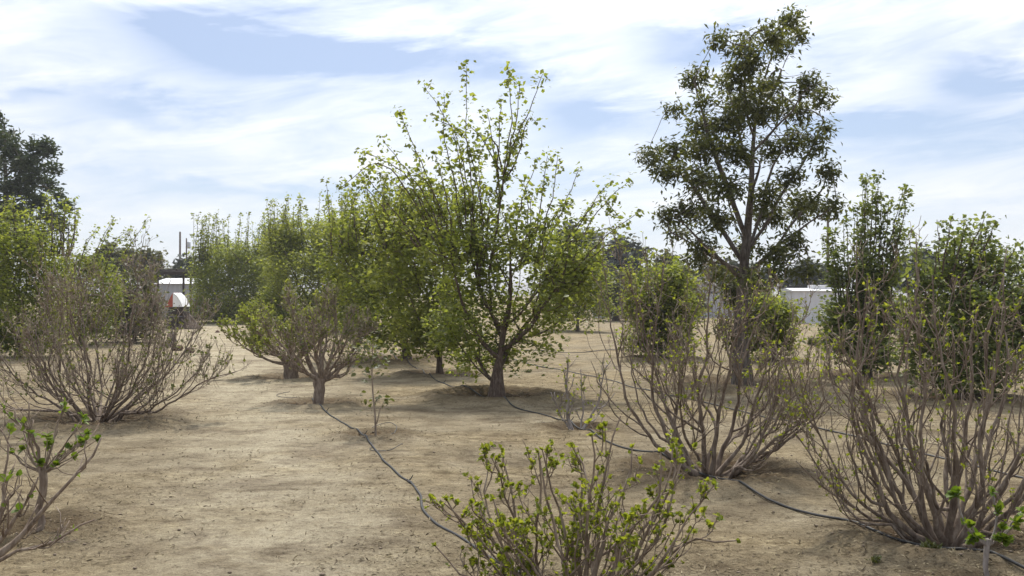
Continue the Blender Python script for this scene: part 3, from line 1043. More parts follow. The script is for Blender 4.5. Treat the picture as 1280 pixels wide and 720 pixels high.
dL = dist_of(BASE['L'][1])
SH = [
    ([(600, 360), (590, 260), (571, 170), (528, 101)], .3), ([(596, 340), (590, 230), (582, 150), (584, 85)], -.2), ([(585, 330), (566, 220), (553, 165), (553, 112)], .4),
    ([(612, 340), (624, 270), (632, 204), (641, 150), (635, 89)], -.3, .02), ([(629, 230), (636, 195), (648, 140), (649, 101)], .2), ([(630, 225), (640, 185), (662, 140), (677, 100)], -.5),
    ([(628, 215), (610, 185), (600, 165), (580, 148)], .4), ([(626, 250), (618, 190), (608, 136)], .3), ([(622, 260), (624, 190), (626, 130)], -.4),
    ([(570, 320), (535, 220), (510, 170), (498, 134)], .2), ([(560, 310), (525, 230), (500, 205), (481, 177)], -.3), ([(540, 290), (512, 220), (485, 200), (449, 186)], .4),
    ([(560, 330), (520, 260), (495, 225), (470, 215)], .1), ([(545, 330), (490, 260), (463, 225), (456, 215)], -.1), ([(650, 330), (662, 270), (655, 226)], .3),
    ([(660, 330), (676, 260), (685, 192)], .3), ([(668, 330), (690, 250), (696, 199)], -.4), ([(668, 340), (700, 270), (725, 208)], .3), ([(680, 350), (715, 290), (759, 230)], -.2),
    ([(690, 350), (730, 290), (762, 245), (790, 223)], .5), ([(700, 360), (750, 300), (797, 266)], -.4), ([(700, 380), (745, 330), (775, 300)], .2), ([(690, 370), (735, 320), (757, 292)], .2),
    ([(575, 330), (555, 230), (545, 195)], -.4), ([(605, 330), (600, 240), (596, 190)], .5), ([(640, 320), (650, 260), (668, 205)], -.2), ([(590, 320), (575, 240), (560, 205)], .3),
]
leafy_tree('mulberry_tree', 'mulberry tree with thick short trunk and long leafy shoots rising above its round crown', 'tree', foot(*BASE['L']),
           [(590, 450, 34, 20, 1.1), (575, 430, 26, 24, .9), (640, 446, 26, 18, .8), (612, 430, 30, 28, 1.0), (568, 408, 36, 34, 1.2), (640, 392, 46, 40), (588, 362, 44, 40, 1.2), (690, 372, 40, 38), (668, 440, 34, 18, .45), (716, 342, 40, 36), (622, 318, 46, 36), (566, 312, 42, 36),
            (682, 312, 46, 32), (604, 272, 38, 30, .6), (556, 262, 32, 28, .6), (648, 282, 30, 28, .5), (716, 300, 32, 22, .6), (690, 430, 26, 14, .3), (700, 400, 30, 20, .6), (730, 362, 24, 22, .8)],
           dL, 201, 'mulberry_bark', 'mulberry_leaf', [(621, 475), (623, 458)], .13, 1500, .085, 7, step=.14, kill=.17, tropism=.3, spread=.075, shoots=SH + [([(x + 13 * (-1) ** k_, y) if i else (x, y) for i, (x, y) in enumerate(a)][:-1] + [(a[-1][0] + 19 * (-1) ** k_, a[-1][1] + 52)], -dy_[0]) for k_, (a, *dy_) in enumerate(SH) if a[-1][1] > 150 or k_ % 2 == 0], shoot_leaf=1.7, depth=.85, twig_leaf=1, template=LEAF4)

dK = dist_of(BASE['K'][1])
leafy_tree('orchard_tree', 'bushy green tree on a slim dark trunk, crown touching the mulberry beside it', 'tree', foot(*BASE['K']),
           [(525, 432, 26, 12, .9), (562, 430, 22, 14, .8), (540, 420, 34, 22, 1.2), (515, 395, 40, 32), (560, 380, 40, 36), (500, 350, 42, 36), (545, 335, 42, 36), (520, 295, 40, 32, .8), (560, 290, 35, 30, .8), (490, 300, 32, 30, .8), (530, 255, 30, 26, .4), (500, 258, 26, 24, .35)],
           dK, 202, 'mulberry_bark', 'light_leaf', [(550, 448), (548, 432)], .075, 950, .095, 11, step=.17, kill=.21, tropism=.2, spread=.09,
           shoots=[([(500, 300), (480, 250), (474, 215)], .2), ([(515, 300), (505, 240), (500, 205)], -.2), ([(540, 290), (530, 230), (522, 195)], .3), ([(480, 300), (462, 250), (452, 222)], .2)] + up_shoots(np.random.default_rng(4), 470, 600, 310, 215, 262, 34, 9), shoot_leaf=1.2)

dJ = dist_of(BASE['J'][1])
leafy_tree('orchard_tree', 'rounded light green tree, stout dark trunk on a raised soil ring, behind slim-trunked tree', 'tree', foot(*BASE['J']),
           [(470, 424, 32, 13, 1.0), (440, 418, 24, 15, .9), (495, 420, 36, 18, 1.2), (470, 395, 40, 28), (515, 400, 36, 26), (455, 360, 40, 34), (495, 355, 40, 34), (440, 320, 36, 30), (480, 310, 40, 32), (515, 310, 36, 30), (460, 275, 36, 26, .8), (495, 268, 34, 26, .8), (430, 290, 28, 22, .7), (445, 395, 26, 24, .9), (425, 360, 24, 30, .7), (418, 325, 22, 26, .6)],
           dJ, 203, 'mulberry_bark', 'bush_leaf', [(508, 436), (507, 424)], .14, 900, .105, 11, step=.2, kill=.25, tropism=.2, spread=.1,
           shoots=[([(450, 300), (440, 262), (438, 240)], .2), ([(470, 300), (462, 250), (455, 225)], -.2), ([(430, 310), (415, 270), (410, 252)], .2)] + up_shoots(np.random.default_rng(6), 415, 530, 320, 225, 275, 34, 9), shoot_leaf=1.2)

def bush(name, label, px, py, ells, seed, leafm, n, leaf, per, trunk_r=.08, bark='far_bark', cat='bush', group=None, shoots=None, tropism=.35, **kw):
    d = dist_of(py)
    px2 = ells[0][0]
    top = min(e[1] for e in ells)
    return leafy_tree(name, label, cat, foot(px, py), ells, d, seed, bark, leafm, [(px, py - (py - top) * .10), (px + 1, py - (py - top) * .25)], trunk_r, n, leaf, int(per * 1.8),
                      step=kw.pop('step', .012 * d), kill=kw.pop('kill', .014 * d), tropism=tropism, spread=kw.pop('spread', .0045 * d), group=group, shoots=shoots, tip_r=.0003 * d, **kw)

r7 = np.random.default_rng(77)
bush('orchard_bush', 'broad yellowish green bush between the shed and the light green tree, drooping skirt of leaves', 392, 414,
     [(350, 398, 28, 10), (392, 400, 36, 10), (434, 398, 30, 12), (334, 385, 20, 16), (352, 375, 28, 22), (390, 384, 36, 22), (460, 375, 24, 26), (430, 378, 34, 24), (365, 340, 34, 28), (410, 335, 38, 30), (445, 345, 26, 28), (350, 310, 26, 22, .8), (385, 300, 34, 26), (425, 295, 34, 26), (440, 290, 22, 16, .5), (365, 290, 22, 14, .4)],
     211, 'light_leaf', 1050, .125, 20, group='leafy orchard bushes', shoots=up_shoots(r7, 340, 458, 320, 240, 280, 60, 9), shoot_leaf=.7, spread=.17)
bush('orchard_bush', 'upright dark-topped green bush beside the grey-white shed, many vertical shoots', 284, 404,
     [(265, 394, 24, 8), (305, 394, 26, 8), (250, 375, 14, 18), (332, 375, 20, 22), (272, 385, 22, 16), (300, 380, 30, 20), (262, 350, 24, 24), (290, 345, 30, 28), (320, 345, 24, 26), (255, 325, 18, 20, .8), (285, 318, 30, 18), (315, 320, 24, 18)],
     212, 'bush_leaf', 900, .125, 19, group='leafy orchard bushes', shoots=up_shoots(r7, 240, 338, 330, 266, 300, 60, 6), shoot_leaf=.7, spread=.17)
bush('orchard_bush', 'dark leafy bush behind the broad yellowish one, only its upper shoots showing', 345, 402,
     [(345, 380, 20, 14), (340, 350, 24, 24), (350, 320, 26, 24), (345, 295, 22, 18)], 213, 'deep_leaf', 400, .135, 16, group='leafy orchard bushes', shoots=up_shoots(r7, 330, 365, 320, 262, 290, 9, 5), spread=.2)
# left edge
bush('orchard_bush', 'tall green bush below the dark pine, behind the widest bare shrub', 22, 446,
     [(-20, 420, 35, 22), (20, 420, 38, 22), (55, 415, 30, 22), (-25, 370, 40, 36), (25, 370, 42, 36), (60, 370, 32, 30), (-20, 320, 40, 32), (20, 315, 40, 32), (55, 325, 32, 28), (0, 290, 34, 14, .4), (40, 292, 30, 12, .4)],
     214, 'bush_leaf', 950, .095, 11, group='leafy orchard bushes', shoots=up_shoots(r7, -30, 88, 320, 243, 285, 60, 9), shoot_leaf=.8)
bush('orchard_bush', 'looser green bush with slanting shoots between the dark pine and the utility poles', 100, 432,
     [(85, 410, 28, 18), (118, 408, 28, 18), (95, 370, 32, 28), (130, 372, 28, 24), (85, 335, 26, 24, .8), (118, 340, 26, 20, .7)],
     215, 'bush_leaf', 520, .1, 10, group='leafy orchard bushes', shoots=[([(75 + i * 8, 340), (84 + i * 9, 300 + (i % 3) * 5), (92 + i * 11, 270 + (i * 7) % 28)], (-1) ** i * .5, .02) for i in range(9)])
bush('orchard_bush', 'dull green bush behind the widest bare shrub, toward the pergola and the heap', 168, 428,
     [(145, 405, 24, 18), (175, 405, 24, 18), (160, 378, 28, 18), (190, 385, 16, 16), (150, 355, 18, 12, .6), (178, 360, 16, 10, .5)],
     219, 'olive_far', 420, .11, 10, group='leafy orchard bushes', shoots=up_shoots(r7, 135, 195, 375, 325, 352, 18, 8), shoot_leaf=.8)
# middle distance
bush('orchard_bush', 'airy green bush in the gap past the mulberry, far down the row', 722, 414,
     [(700, 385, 28, 18), (735, 385, 28, 20), (715, 355, 34, 26), (745, 350, 22, 24), (690, 350, 24, 24), (725, 325, 28, 20, .7)],
     216, 'bush_leaf', 520, .125, 12, group='leafy orchard bushes', shoots=up_shoots(r7, 690, 755, 335, 300, 325, 8, 6))
bush('orchard_bush', 'compact bright green bush half hidden by the upright bare rods', 826, 448,
     [(805, 425, 26, 18), (845, 425, 26, 20), (825, 400, 36, 26), (800, 385, 24, 22), (850, 385, 26, 26), (825, 365, 30, 24), (845, 350, 20, 18, .7), (810, 350, 18, 16, .6)],
     217, 'bush_leaf', 620, .115, 8, group='leafy orchard bushes', shoots=up_shoots(r7, 775, 872, 375, 318, 355, 30, 7), shoot_leaf=.9)
bush('orchard_tree', 'small round green tree behind the tallest trunk, in front of the white shed', 968, 452,
     [(945, 425, 20, 18), (975, 424, 22, 16), (962, 400, 28, 22), (980, 396, 16, 20, .9), (940, 400, 18, 20), (958, 378, 18, 12, .6)],
     218, 'bush_leaf', 360, .115, 8, trunk_r=.07, cat='tree', bark='mulberry_bark')

dQ = dist_of(BASE['Q'][1])
Q_ELLS = [(985, 28, 20, 14), (968, 44, 20, 14), (1000, 40, 12, 12), (906, 50, 14, 11), (935, 38, 14, 10), (942, 68, 24, 18), (980, 62, 14, 14), (868, 92, 20, 14), (902, 92, 14, 10), (925, 92, 18, 15), (958, 98, 26, 18),
          (1012, 100, 18, 16), (1030, 122, 12, 13), (980, 128, 15, 14), (850, 128, 15, 12), (882, 128, 14, 9), (925, 125, 30, 20), (956, 130, 20, 16), (876, 155, 26, 17), (915, 158, 28, 18), (1008, 140, 15, 15), (1030, 150, 10, 12),
          (990, 172, 22, 18), (1022, 180, 13, 14), (812, 188, 20, 10), (842, 190, 24, 15), (880, 190, 28, 18), (920, 195, 24, 18), (960, 190, 18, 14), (830, 212, 26, 13), (868, 220, 26, 18), (905, 228, 28, 17), (955, 232, 20, 18),
          (985, 210, 20, 15), (1034, 212, 17, 13), (1000, 240, 20, 11), (835, 262, 22, 10), (866, 255, 22, 15), (900, 268, 26, 16), (960, 270, 24, 17), (995, 262, 22, 14), (1028, 252, 22, 9), (1050, 262, 10, 12),
          (850, 288, 22, 10), (885, 298, 24, 13), (925, 300, 16, 14), (965, 305, 22, 14), (1000, 298, 20, 14), (870, 325, 20, 9), (905, 335, 18, 10), (975, 338, 18, 11), (1008, 326, 14, 11), (945, 345, 14, 14), (914, 372, 13, 18, 1.2), (904, 400, 9, 18, 1.0), (948, 385, 10, 18, .9), (914, 418, 9, 16, .9), (938, 405, 8, 14, .6), (900, 350, 12, 12, .6)]
rq = np.random.default_rng(17)
Q_ELLS = [(e[0] + rq.uniform(-6, 6), e[1] + 4 + rq.uniform(-9, 9), e[2] * .86, e[3] * rq.uniform(.8, 1.15)) + tuple(e[4:]) for e in Q_ELLS]
Q_LIMBS = [([(940, 190), (962, 168), (992, 138), (1012, 104)], -.7), ([(935, 320), (958, 278), (980, 236), (1006, 202), (1030, 150)], .6), ([(936, 300), (912, 240), (888, 175), (868, 100)], -.5),
           ([(932, 335), (898, 280), (858, 222), (812, 190)], .5), ([(939, 220), (922, 160), (908, 100), (906, 55)], .6), ([(930, 352), (888, 312), (838, 266)], -.9), ([(931, 352), (966, 312), (1004, 284), (1046, 258)], -.6),
           ([(966, 312), (1004, 262), (1030, 236), (1034, 210)], .3), ([(942, 170), (930, 130), (934, 85), (938, 45)], -.6), ([(945, 150), (968, 110), (982, 75), (1000, 42)], .5), ([(933, 330), (950, 270), (962, 215), (985, 175)], 1.1),
           ([(934, 325), (915, 265), (900, 215), (885, 190)], 1.2), ([(936, 290), (940, 240), (955, 190)], -1.2), ([(888, 312), (855, 300), (835, 290)], .3), ([(933, 340), (905, 330), (878, 325)], .8), ([(932, 345), (965, 340), (1000, 325)], .8)]
leafy_tree('tall_tree', 'tallest tree, straight grey trunk and airy dark green crown against the clouds', 'tree', foot(*BASE['Q']), Q_ELLS, dQ, 301, 'grey_bark', 'dark_leaf',
           [(926, 440), (926, 400), (929, 350), (934, 300), (938, 250), (940, 200), (944, 150), (955, 100), (968, 60), (984, 30)], .165, 2600, .118, 8, step=.13, kill=.15, tropism=.3, tip_r=.005,
           taper=lambda t: .05 + .95 * (1 - t) ** 1.6, limbs=Q_LIMBS, limb_cap=.7, template=NARROW, spread=.06, depth=.75, droop=.45, power=2.35, twig_leaf=2, thickness=1.0)

dS = dist_of(BASE['S'][1])
def col_shoot(rng, x0, y0, x1, y1):
    return ([(x0, y0), ((x0 + x1) / 2 + rng.uniform(-3, 3), (y0 + y1) / 2), (x1, y1)], rng.uniform(-.5, .5), .02)
rs = np.random.default_rng(9)
S_SH = [col_shoot(rs, *a) for a in [(1070, 380, 1078, 222), (1075, 380, 1084, 228), (1082, 390, 1100, 216), (1090, 380, 1104, 240), (1095, 390, 1129, 234), (1100, 380, 1124, 260), (1098, 380, 1112, 255), (1065, 380, 1072, 260), (1060, 380, 1058, 275),
                                     (1085, 370, 1090, 262), (1105, 390, 1136, 290), (1055, 400, 1044, 285), (1050, 400, 1036, 300), (1110, 380, 1120, 285), (1075, 380, 1068, 290), (1090, 390, 1108, 275)]]
S_SH += [([(x + 3, y) for (x, y) in a], b * .6, c) for (a, b, c) in S_SH]
leafy_tree('columnar_tree', 'clump of dark green vertical leafy shoots standing between white shed and round bush', 'tree', foot(*BASE['S']),
           [(1050, 430, 24, 18, .8), (1090, 440, 32, 18), (1040, 400, 14, 24), (1065, 392, 20, 26), (1100, 400, 24, 26), (1042, 345, 6, 34, .6), (1075, 345, 8, 30, .6), (1100, 350, 12, 30, .6), (1128, 390, 14, 30, .8), (1084, 310, 4, 26, .3), (1124, 320, 6, 26, .4), (1040, 310, 4, 26, .3)],
           dS, 302, 'mulberry_bark', 'deep_leaf', [(1083, 450), (1082, 425)], .1, 800, .095, 11, step=.17, kill=.2, tropism=.5, spread=.08, shoots=S_SH, shoot_leaf=1.5)

dT = dist_of(BASE['T'][1])
T_SH = [col_shoot(rs, *a) for a in [(1175, 360, 1181, 275), (1185, 360, 1198, 282), (1200, 350, 1218, 272), (1215, 350, 1238, 278), (1150, 380, 1146, 312), (1160, 380, 1160, 308), (1190, 360, 1186, 295), (1240, 360, 1262, 305), (1225, 350, 1230, 285), (1140, 390, 1142, 330), (1250, 370, 1272, 320), (1260, 380, 1285, 330)]]
leafy_tree('round_bush', 'large rounded dense green bush behind the reddish many-stemmed shrub', 'bush', foot(*BASE['T']),
           [(1170, 470, 34, 20), (1210, 472, 36, 20), (1245, 465, 32, 20), (1150, 430, 30, 30), (1190, 425, 40, 34), (1235, 425, 38, 34), (1275, 420, 34, 34), (1160, 385, 30, 28), (1200, 370, 40, 34), (1245, 370, 40, 34), (1285, 380, 30, 30), (1185, 335, 28, 22, .8), (1220, 325, 34, 24, .9), (1255, 335, 26, 22, .8), (1210, 300, 24, 16, .5), (1160, 345, 18, 22, .6)],
           dT, 303, 'mulberry_bark', 'deep_leaf', [(1196, 480), (1198, 455)], .1, 1250, .088, 11, step=.13, kill=.16, tropism=.3, spread=.075, shoots=T_SH + [(a, -b, c) for (a, b, c) in T_SH], shoot_leaf=1.5)

# ------------------------------------------------------------------ far trees
def far_tree(name, label, px, d, ells, seed, leafm, n, leaf, per, template=LEAF4, group='trees far beyond the orchard', trunk_top=None, trunk_r=.2, cat='tree', **kw):
    x = (px - 640) / F * d
    y0 = max(e[1] + e[3] for e in ells)
    yt = trunk_top or min(e[1] for e in ells) + 12
    b = np.array([x, d, 0.0])
    ybase = HORIZON + EYE * F / d
    return leafy_tree(name, label, cat, b, ells, d, seed, 'far_bark', leafm, [(px, ybase * .7 + yt * .3), (px, ybase * .4 + yt * .6), (px + 1, yt)], trunk_r, n, leaf, per,
                      step=.012 * d, kill=.013 * d, tropism=.1, spread=kw.pop('spread', .0035 * d), tip_r=.0004 * d, template=template, group=group, **kw)

PINE = [(0, 168, 24, 20), (50, 178, 18, 15), (28, 196, 22, 16), (-20, 200, 26, 22), (62, 203, 14, 8), (58, 222, 14, 9), (20, 225, 28, 16), (70, 236, 9, 6), (-30, 235, 30, 22), (45, 245, 20, 11), (80, 249, 11, 8), (10, 258, 32, 16), (60, 265, 18, 10), (-40, 270, 30, 20), (30, 285, 36, 14), (75, 275, 10, 8), (-15, 140, 18, 18), (-50, 180, 24, 24), (40, 210, 14, 9), (15, 185, 12, 10)]
PINE = [(e[0] + 2, e[1] + 9, e[2] * .84, e[3] * .76) for e in PINE]
far_tree('pine_tree', 'dark ragged pine rising above the leafy bushes, darkest tree in view', 6, 48,
         PINE,
         401, 'pine_needle', 1700, .27, 10, taper=lambda t: .1 + .9 * (1 - t), template=NARROW, group=None, trunk_top=150, trunk_r=.28, droop=-.25, spread=.11, upn=.3)
far_tree('far_conifer', 'dark upright conifer poking above the airy bush past the mulberry', 712, 95, [(712, 296, 8, 10), (711, 318, 12, 14), (712, 342, 14, 14), (700, 345, 10, 12)], 402, 'cypress', 300, .6, 12)
far_tree('far_conifer', 'blunt dark conifer just beside the upright one, a little shorter', 738, 100, [(738, 302, 7, 9), (740, 322, 11, 12), (738, 345, 13, 14), (752, 330, 8, 14)], 403, 'cypress', 300, .6, 12)
far_tree('far_pine', 'grey-green open pine with knobbly top seen between mulberry and tallest tree', 780, 92, [(772, 308, 7, 6), (784, 308, 8, 6), (776, 322, 10, 7), (790, 322, 9, 7), (797, 316, 6, 6), (770, 338, 12, 9), (788, 342, 14, 10), (775, 355, 14, 8), (765, 320, 5, 7)], 404, 'cypress', 360, .55, 9)
far_tree('far_tree', 'low dark rounded tree behind the roof of the white shed', 1012, 90, [(1000, 352, 16, 12), (1020, 348, 18, 13), (1040, 354, 14, 10), (1010, 340, 14, 8)], 405, 'cypress', 350, .6, 12)
far_tree('far_tree', 'dark tree directly behind the tallest trunk above the white fence', 905, 88, [(885, 350, 18, 14), (910, 345, 18, 14), (925, 352, 14, 12), (950, 350, 16, 12)], 406, 'cypress', 360, .6, 11)
far_tree('far_tree', 'dull olive tree above the dark pergola beam, nearest the utility poles', 186, 75, [(176, 335, 14, 12), (192, 338, 12, 10), (186, 326, 12, 8)], 407, 'olive_far', 260, .4, 10)
far_tree('far_tree', 'dull olive round tree behind the loose bush with slanting shoots', 140, 72, [(128, 332, 16, 12), (150, 335, 16, 12), (138, 318, 14, 10), (160, 325, 10, 10)], 408, 'olive_far', 320, .4, 10)
far_tree('far_tree', 'small dark tree at the foot of the tall utility pole', 232, 82, [(226, 345, 7, 6), (236, 342, 9, 9), (246, 346, 8, 8), (232, 334, 6, 6)], 409, 'cypress', 170, .5, 11)
far_tree('far_tree', 'pale feathery tree behind the compact bright bush', 838, 70, [(822, 345, 14, 12), (845, 342, 14, 12), (835, 328, 14, 8), (855, 352, 10, 10)], 410, 'olive_far', 260, .38, 8)
far_tree('far_tree', 'dark tree behind the large round bush, hidden but for its top', 1150, 80, [(1140, 345, 20, 18), (1165, 340, 20, 18), (1152, 325, 14, 10)], 411, 'cypress', 300, .5, 10)
far_tree('far_tree', 'dusty green shrubby tree standing before the white fence near the pines', 770, 57, [(755, 380, 14, 12), (775, 378, 16, 14), (765, 360, 14, 10), (790, 385, 10, 10)], 413, 'olive_far', 260, .26, 9)
far_tree('far_tree', 'dusty shrubby tree before the white fence, below the gabled house', 862, 56, [(850, 378, 14, 14), (868, 380, 14, 12), (858, 360, 12, 8)], 414, 'olive_far', 240, .26, 9)
far_tree('far_tree', 'dark green shrubby tree between the tallest trunk and the white shed', 940, 55, [(925, 378, 14, 14), (948, 376, 16, 14), (962, 382, 12, 12), (936, 358, 14, 10)], 415, 'bush_leaf', 260, .26, 9)
far_tree('far_tree', 'olive tree filling the gap behind the two orchard trees', 470, 78, [(440, 350, 24, 14), (475, 345, 26, 16), (510, 350, 24, 14)], 412, 'olive_far', 320, .45, 10)

# ------------------------------------------------------------------ low weeds
def weed(px, py, label, seed, s=.12, n=60):
    rng = np.random.default_rng(seed)
    b = foot(px, py)
    root = thing('weed_clump', label, 'weed', (b[0], b[1], gz(b[0], b[1])), 'low weeds on the dirt')
    lv = Leaves()
    a = rng.random(n) * 6.283
    D = np.stack([np.cos(a), np.sin(a), rng.uniform(.3, 1.6, n)], 1)
    P = rng.standard_normal((n, 3)) * s * .35
    P[:, 2] = np.abs(P[:, 2]) * .4
    lv.add(P, D, rng.standard_normal((n, 3)) * .4 + UP, s * rng.uniform(.5, 1.1, n))
    lv.build('leaves', M['weed'], NARROW, root)

weed(1018, 432, 'dusty green weed clump on bare dirt before the white shed', 1, .3, 90)
weed(1163, 693, 'small grassy weed tuft at the foot of the reddish stems beside the hose', 2, .07, 90)
weed(1094, 706, 'tiny sparse weed on the dirt beside the near hose', 3, .05, 40)
weed(660, 465, 'little weed tuft near the mulberry trunk on open dirt', 4, .09, 40)

# ------------------------------------------------------------------ far buildings, boxes
class Boxes:
    def __init__(self):
        self.V, self.Q = [], []

    def box(self, x0, x1, y0, y1, z0, z1):
        b = len(self.V)
        self.V += [(x0, y0, z0), (x1, y0, z0), (x1, y1, z0), (x0, y1, z0), (x0, y0, z1), (x1, y0, z1), (x1, y1, z1), (x0, y1, z1)]
        self.Q += [(b, b + 3, b + 2, b + 1), (b + 4, b + 5, b + 6, b + 7), (b, b + 1, b + 5, b + 4), (b + 1, b + 2, b + 6, b + 5), (b + 2, b + 3, b + 7, b + 6), (b + 3, b, b + 4, b + 7)]
        return self

    def poly(self, pts, faces):
        b = len(self.V)
        self.V += list(pts)
        for f in faces:
            self.Q.append(tuple(b + i for i in f))
        return self

    def build(self, name, mat, parent=None, bevel=0.0):
        me = bpy.data.meshes.new(name)
        me.from_pydata(self.V, [], self.Q)
        me.materials.append(M[mat])
        o = link(bpy.data.objects.new(name, me), parent)
        if bevel:
            md = o.modifiers.new('bevel', 'BEVEL')
            md.width = bevel
            md.segments = 2
        return o

def ribbed(x0, x1, y, z0, z1, pitch=.25, depth=.03):
    """corrugated sheet facing the viewer, thickness included"""
    V, Q = [], []
    n = int((x1 - x0) / pitch) * 4
    xs = np.linspace(x0, x1, n + 1)
    for i, x in enumerate(xs):
        o = (0, 0, -depth, -depth)[i % 4]
        V += [(x, y + o, z0), (x, y + o, z1), (x, y + .06, z1), (x, y + .06, z0)]
    for i in range(n):
        a, b = i * 4, i * 4 + 4
        Q += [(a, b, b + 1, a + 1), (a + 1, b + 1, b + 2, a + 2), (a + 2, b + 2, b + 3, a + 3)]
    Q += [(0, 1, 2, 3), (n * 4, n * 4 + 3, n * 4 + 2, n * 4 + 1)]
    return V, Q

def W_(px, d):
    return (px - 640) / F * d

# grey-white shed on the left
d = 60.0
cx = W_(230, d)
sh = thing('metal_shed', 'grey-white corrugated metal shed with pale gabled roof at the end of the dirt path', 'shed', (cx, d, 0))
hw = 1.95
b = Boxes(); v, q = ribbed(-hw, hw, 0, 0, 2.15); b.poly(v, q); b.box(-hw, -hw + .06, .065, 3, 0, 2.15); b.box(hw - .06, hw, .065, 3, 0, 2.15); b.box(-hw + .065, hw - .065, 2.94, 3, 0, 2.15)
b.build('wall', 'grey_metal', sh)
b = Boxes()
b.poly([(-hw - .1, -.15, 2.152), (hw + .1, -.15, 2.152), (hw + .1, 3.1, 2.152), (-hw - .1, 3.1, 2.152), (-hw + .4, 1.4, 2.5), (hw - .45, 1.4, 2.5)], [(0, 1, 5, 4), (1, 2, 5), (2, 3, 4, 5), (3, 0, 4), (0, 3, 2, 1)])
b.build('roof', 'roof_white', sh)
b = Boxes().box(.75, .98, -.05, -.033, 1.15, 1.42); f = b.build('window', 'dark_glass', sh)
b = Boxes().box(.42, .78, -.06, -.034, .35, .82); b.build('vent', 'dark_wood', sh)
b = Boxes().box(-hw, hw, -.045, -.033, 0.0, .14); b.build('skirting', 'dark_wood', sh)

# dark pergola
d = 56.0
pg = thing('pergola', 'dark weathered timber pergola frame standing in front of the grey-white shed', 'pergola', (W_(205, d), d, 0))
Boxes().box(-1.25, 1.75, -.06, .06, 2.62, 2.80).build('beam', 'dark_wood', pg, .01)
Boxes().box(-1.05, 1.55, 1.5, 1.62, 2.66, 2.84).build('beam', 'dark_wood', pg, .01)
Boxes().box(-.95, -.35, -.20, -.1, 2.15, 2.27).build('beam', 'dark_wood', pg, .01)
for x, y in ((-1.0, 0), (1.1, 0), (-.9, 1.56), (1.0, 1.56)):
    Boxes().box(x - .05, x + .05, y - .05, y + .05, 0, 2.617).build('post', 'dark_wood', pg, .005)
for i in range(6):
    x = -1.0 + i * .45
    Boxes().box(x - .03, x + .03, -.25, 1.9, 2.845, 2.93).build('rafter', 'dark_wood', pg)

def lump(name, label, cat, px, py, rx, ry, rz, mat, seed, group=None, sharp=1.0, zoff=0.0):
    rng = np.random.default_rng(seed)
    b = foot(px, py)
    V, Q = [], []
    R, C = 13, 26
    for i in range(R):
        t = i / (R - 1)
        for j in range(C):
            a = 6.2832 * j / C
            k = (1 - t) ** sharp
            nz = 1 + .34 * mnoise.noise(Vector((math.cos(a) * 2.2 + seed, math.sin(a) * 2.2, t * 3.5))) + .12 * mnoise.noise(Vector((math.cos(a) * 5 + seed, math.sin(a) * 5, t * 8)))
            V.append((rx * k * math.cos(a) * nz, ry * k * math.sin(a) * nz, rz * t * (1 + .1 * mnoise.noise(Vector((a, t * 3, seed)))) - .03))
    for i in range(R - 1):
        for j in range(C):
            Q.append((i * C + j, i * C + (j + 1) % C, (i + 1) * C + (j + 1) % C, (i + 1) * C + j))
    me = mesh_np(name, np.array(V), None, np.array(Q), M[mat], True)
    o = link(bpy.data.objects.new(name, me))
    o.location = (b[0], b[1], gz(b[0], b[1]) + zoff)
    return tag(o, label, cat, group)

lump('tarp_heap', 'brown crumpled heap on the dirt at the end of the path before the grey-white shed', 'heap', 236, 411, .55, .5, .74, 'brown_tarp', 3, sharp=.9)
hb = foot(222, 411)
for label_, x_, y_, z0_, w_, h_ in (('dark brown crate under the red and white tarp, lower of the two', 0, 0, 0, .40, .55), ('dark brown crate right under the red and white tarp, upper of the two', .03, .02, .56, .34, .42)):
    cr = thing('wooden_crate', label_, 'crate', (hb[0] + x_, hb[1] + y_, z0_), 'crates under the tarp')
    b = Boxes()
    for k in range(4):
        zz_ = h_ * (k + .08) / 4
        b.box(-w_, w_, -.42, -.40, zz_, zz_ + h_ * .21); b.box(-w_, w_, .40, .42, zz_, zz_ + h_ * .21)
        b.box(-w_, -w_ + .02, -.398, .398, zz_, zz_ + h_ * .21); b.box(w_ - .02, w_, -.398, .398, zz_, zz_ + h_ * .21)
    b.build('side_slats', 'dark_wood', cr)
    Boxes().box(-w_ + .021, w_ - .021, -.398, .398, h_ * .9, h_ * .95).build('lid', 'dark_wood', cr)
hb = foot(222, 411)
tn = thing('draped_tarp', 'red and white tarp tented over a stack of dark crates near the shed', 'tarp', (hb[0], hb[1], 0))
Boxes().poly([(-.36, -.62, .98), (-.36, .5, .98), (-.03, .45, 1.62), (-.03, -.55, 1.62)], [(0, 3, 2, 1)]).build('red_side', 'red_cloth', tn).modifiers.new('t', 'SOLIDIFY').thickness = .015
V, Qs = [], []
for i in range(11):
    y = -.56 + 1.05 * i / 10
    k = .05 * (i % 2)
    V += [(-.026, y, 1.625 - k * .3), (.18, y - .03, 1.47 - k), (.36, y - .05, 1.18 - k), (.42, y - .05, 1.0)]
for i in range(10):
    for j in range(3):
        Qs.append((i * 4 + j, i * 4 + j + 1, i * 4 + j + 5, i * 4 + j + 4))
Boxes().poly(V, Qs).build('white_side', 'white_cloth', tn).modifiers.new('t', 'SOLIDIFY').thickness = .015
Boxes().poly([(-.34, -.63, .98), (.0, -.64, 1.0), (-.03, -.565, 1.60)], [(0, 1, 2)]).build('red_end', 'red_cloth', tn).modifiers.new('t', 'SOLIDIFY').thickness = .012
Boxes().poly([(.006, -.645, 1.0), (.40, -.62, 1.0), (.34, -.615, 1.16), (.17, -.595, 1.44), (-.02, -.57, 1.59)], [(0, 1, 2, 3, 4)]).build('white_end', 'white_cloth', tn).modifiers.new('t', 'SOLIDIFY').thickness = .012
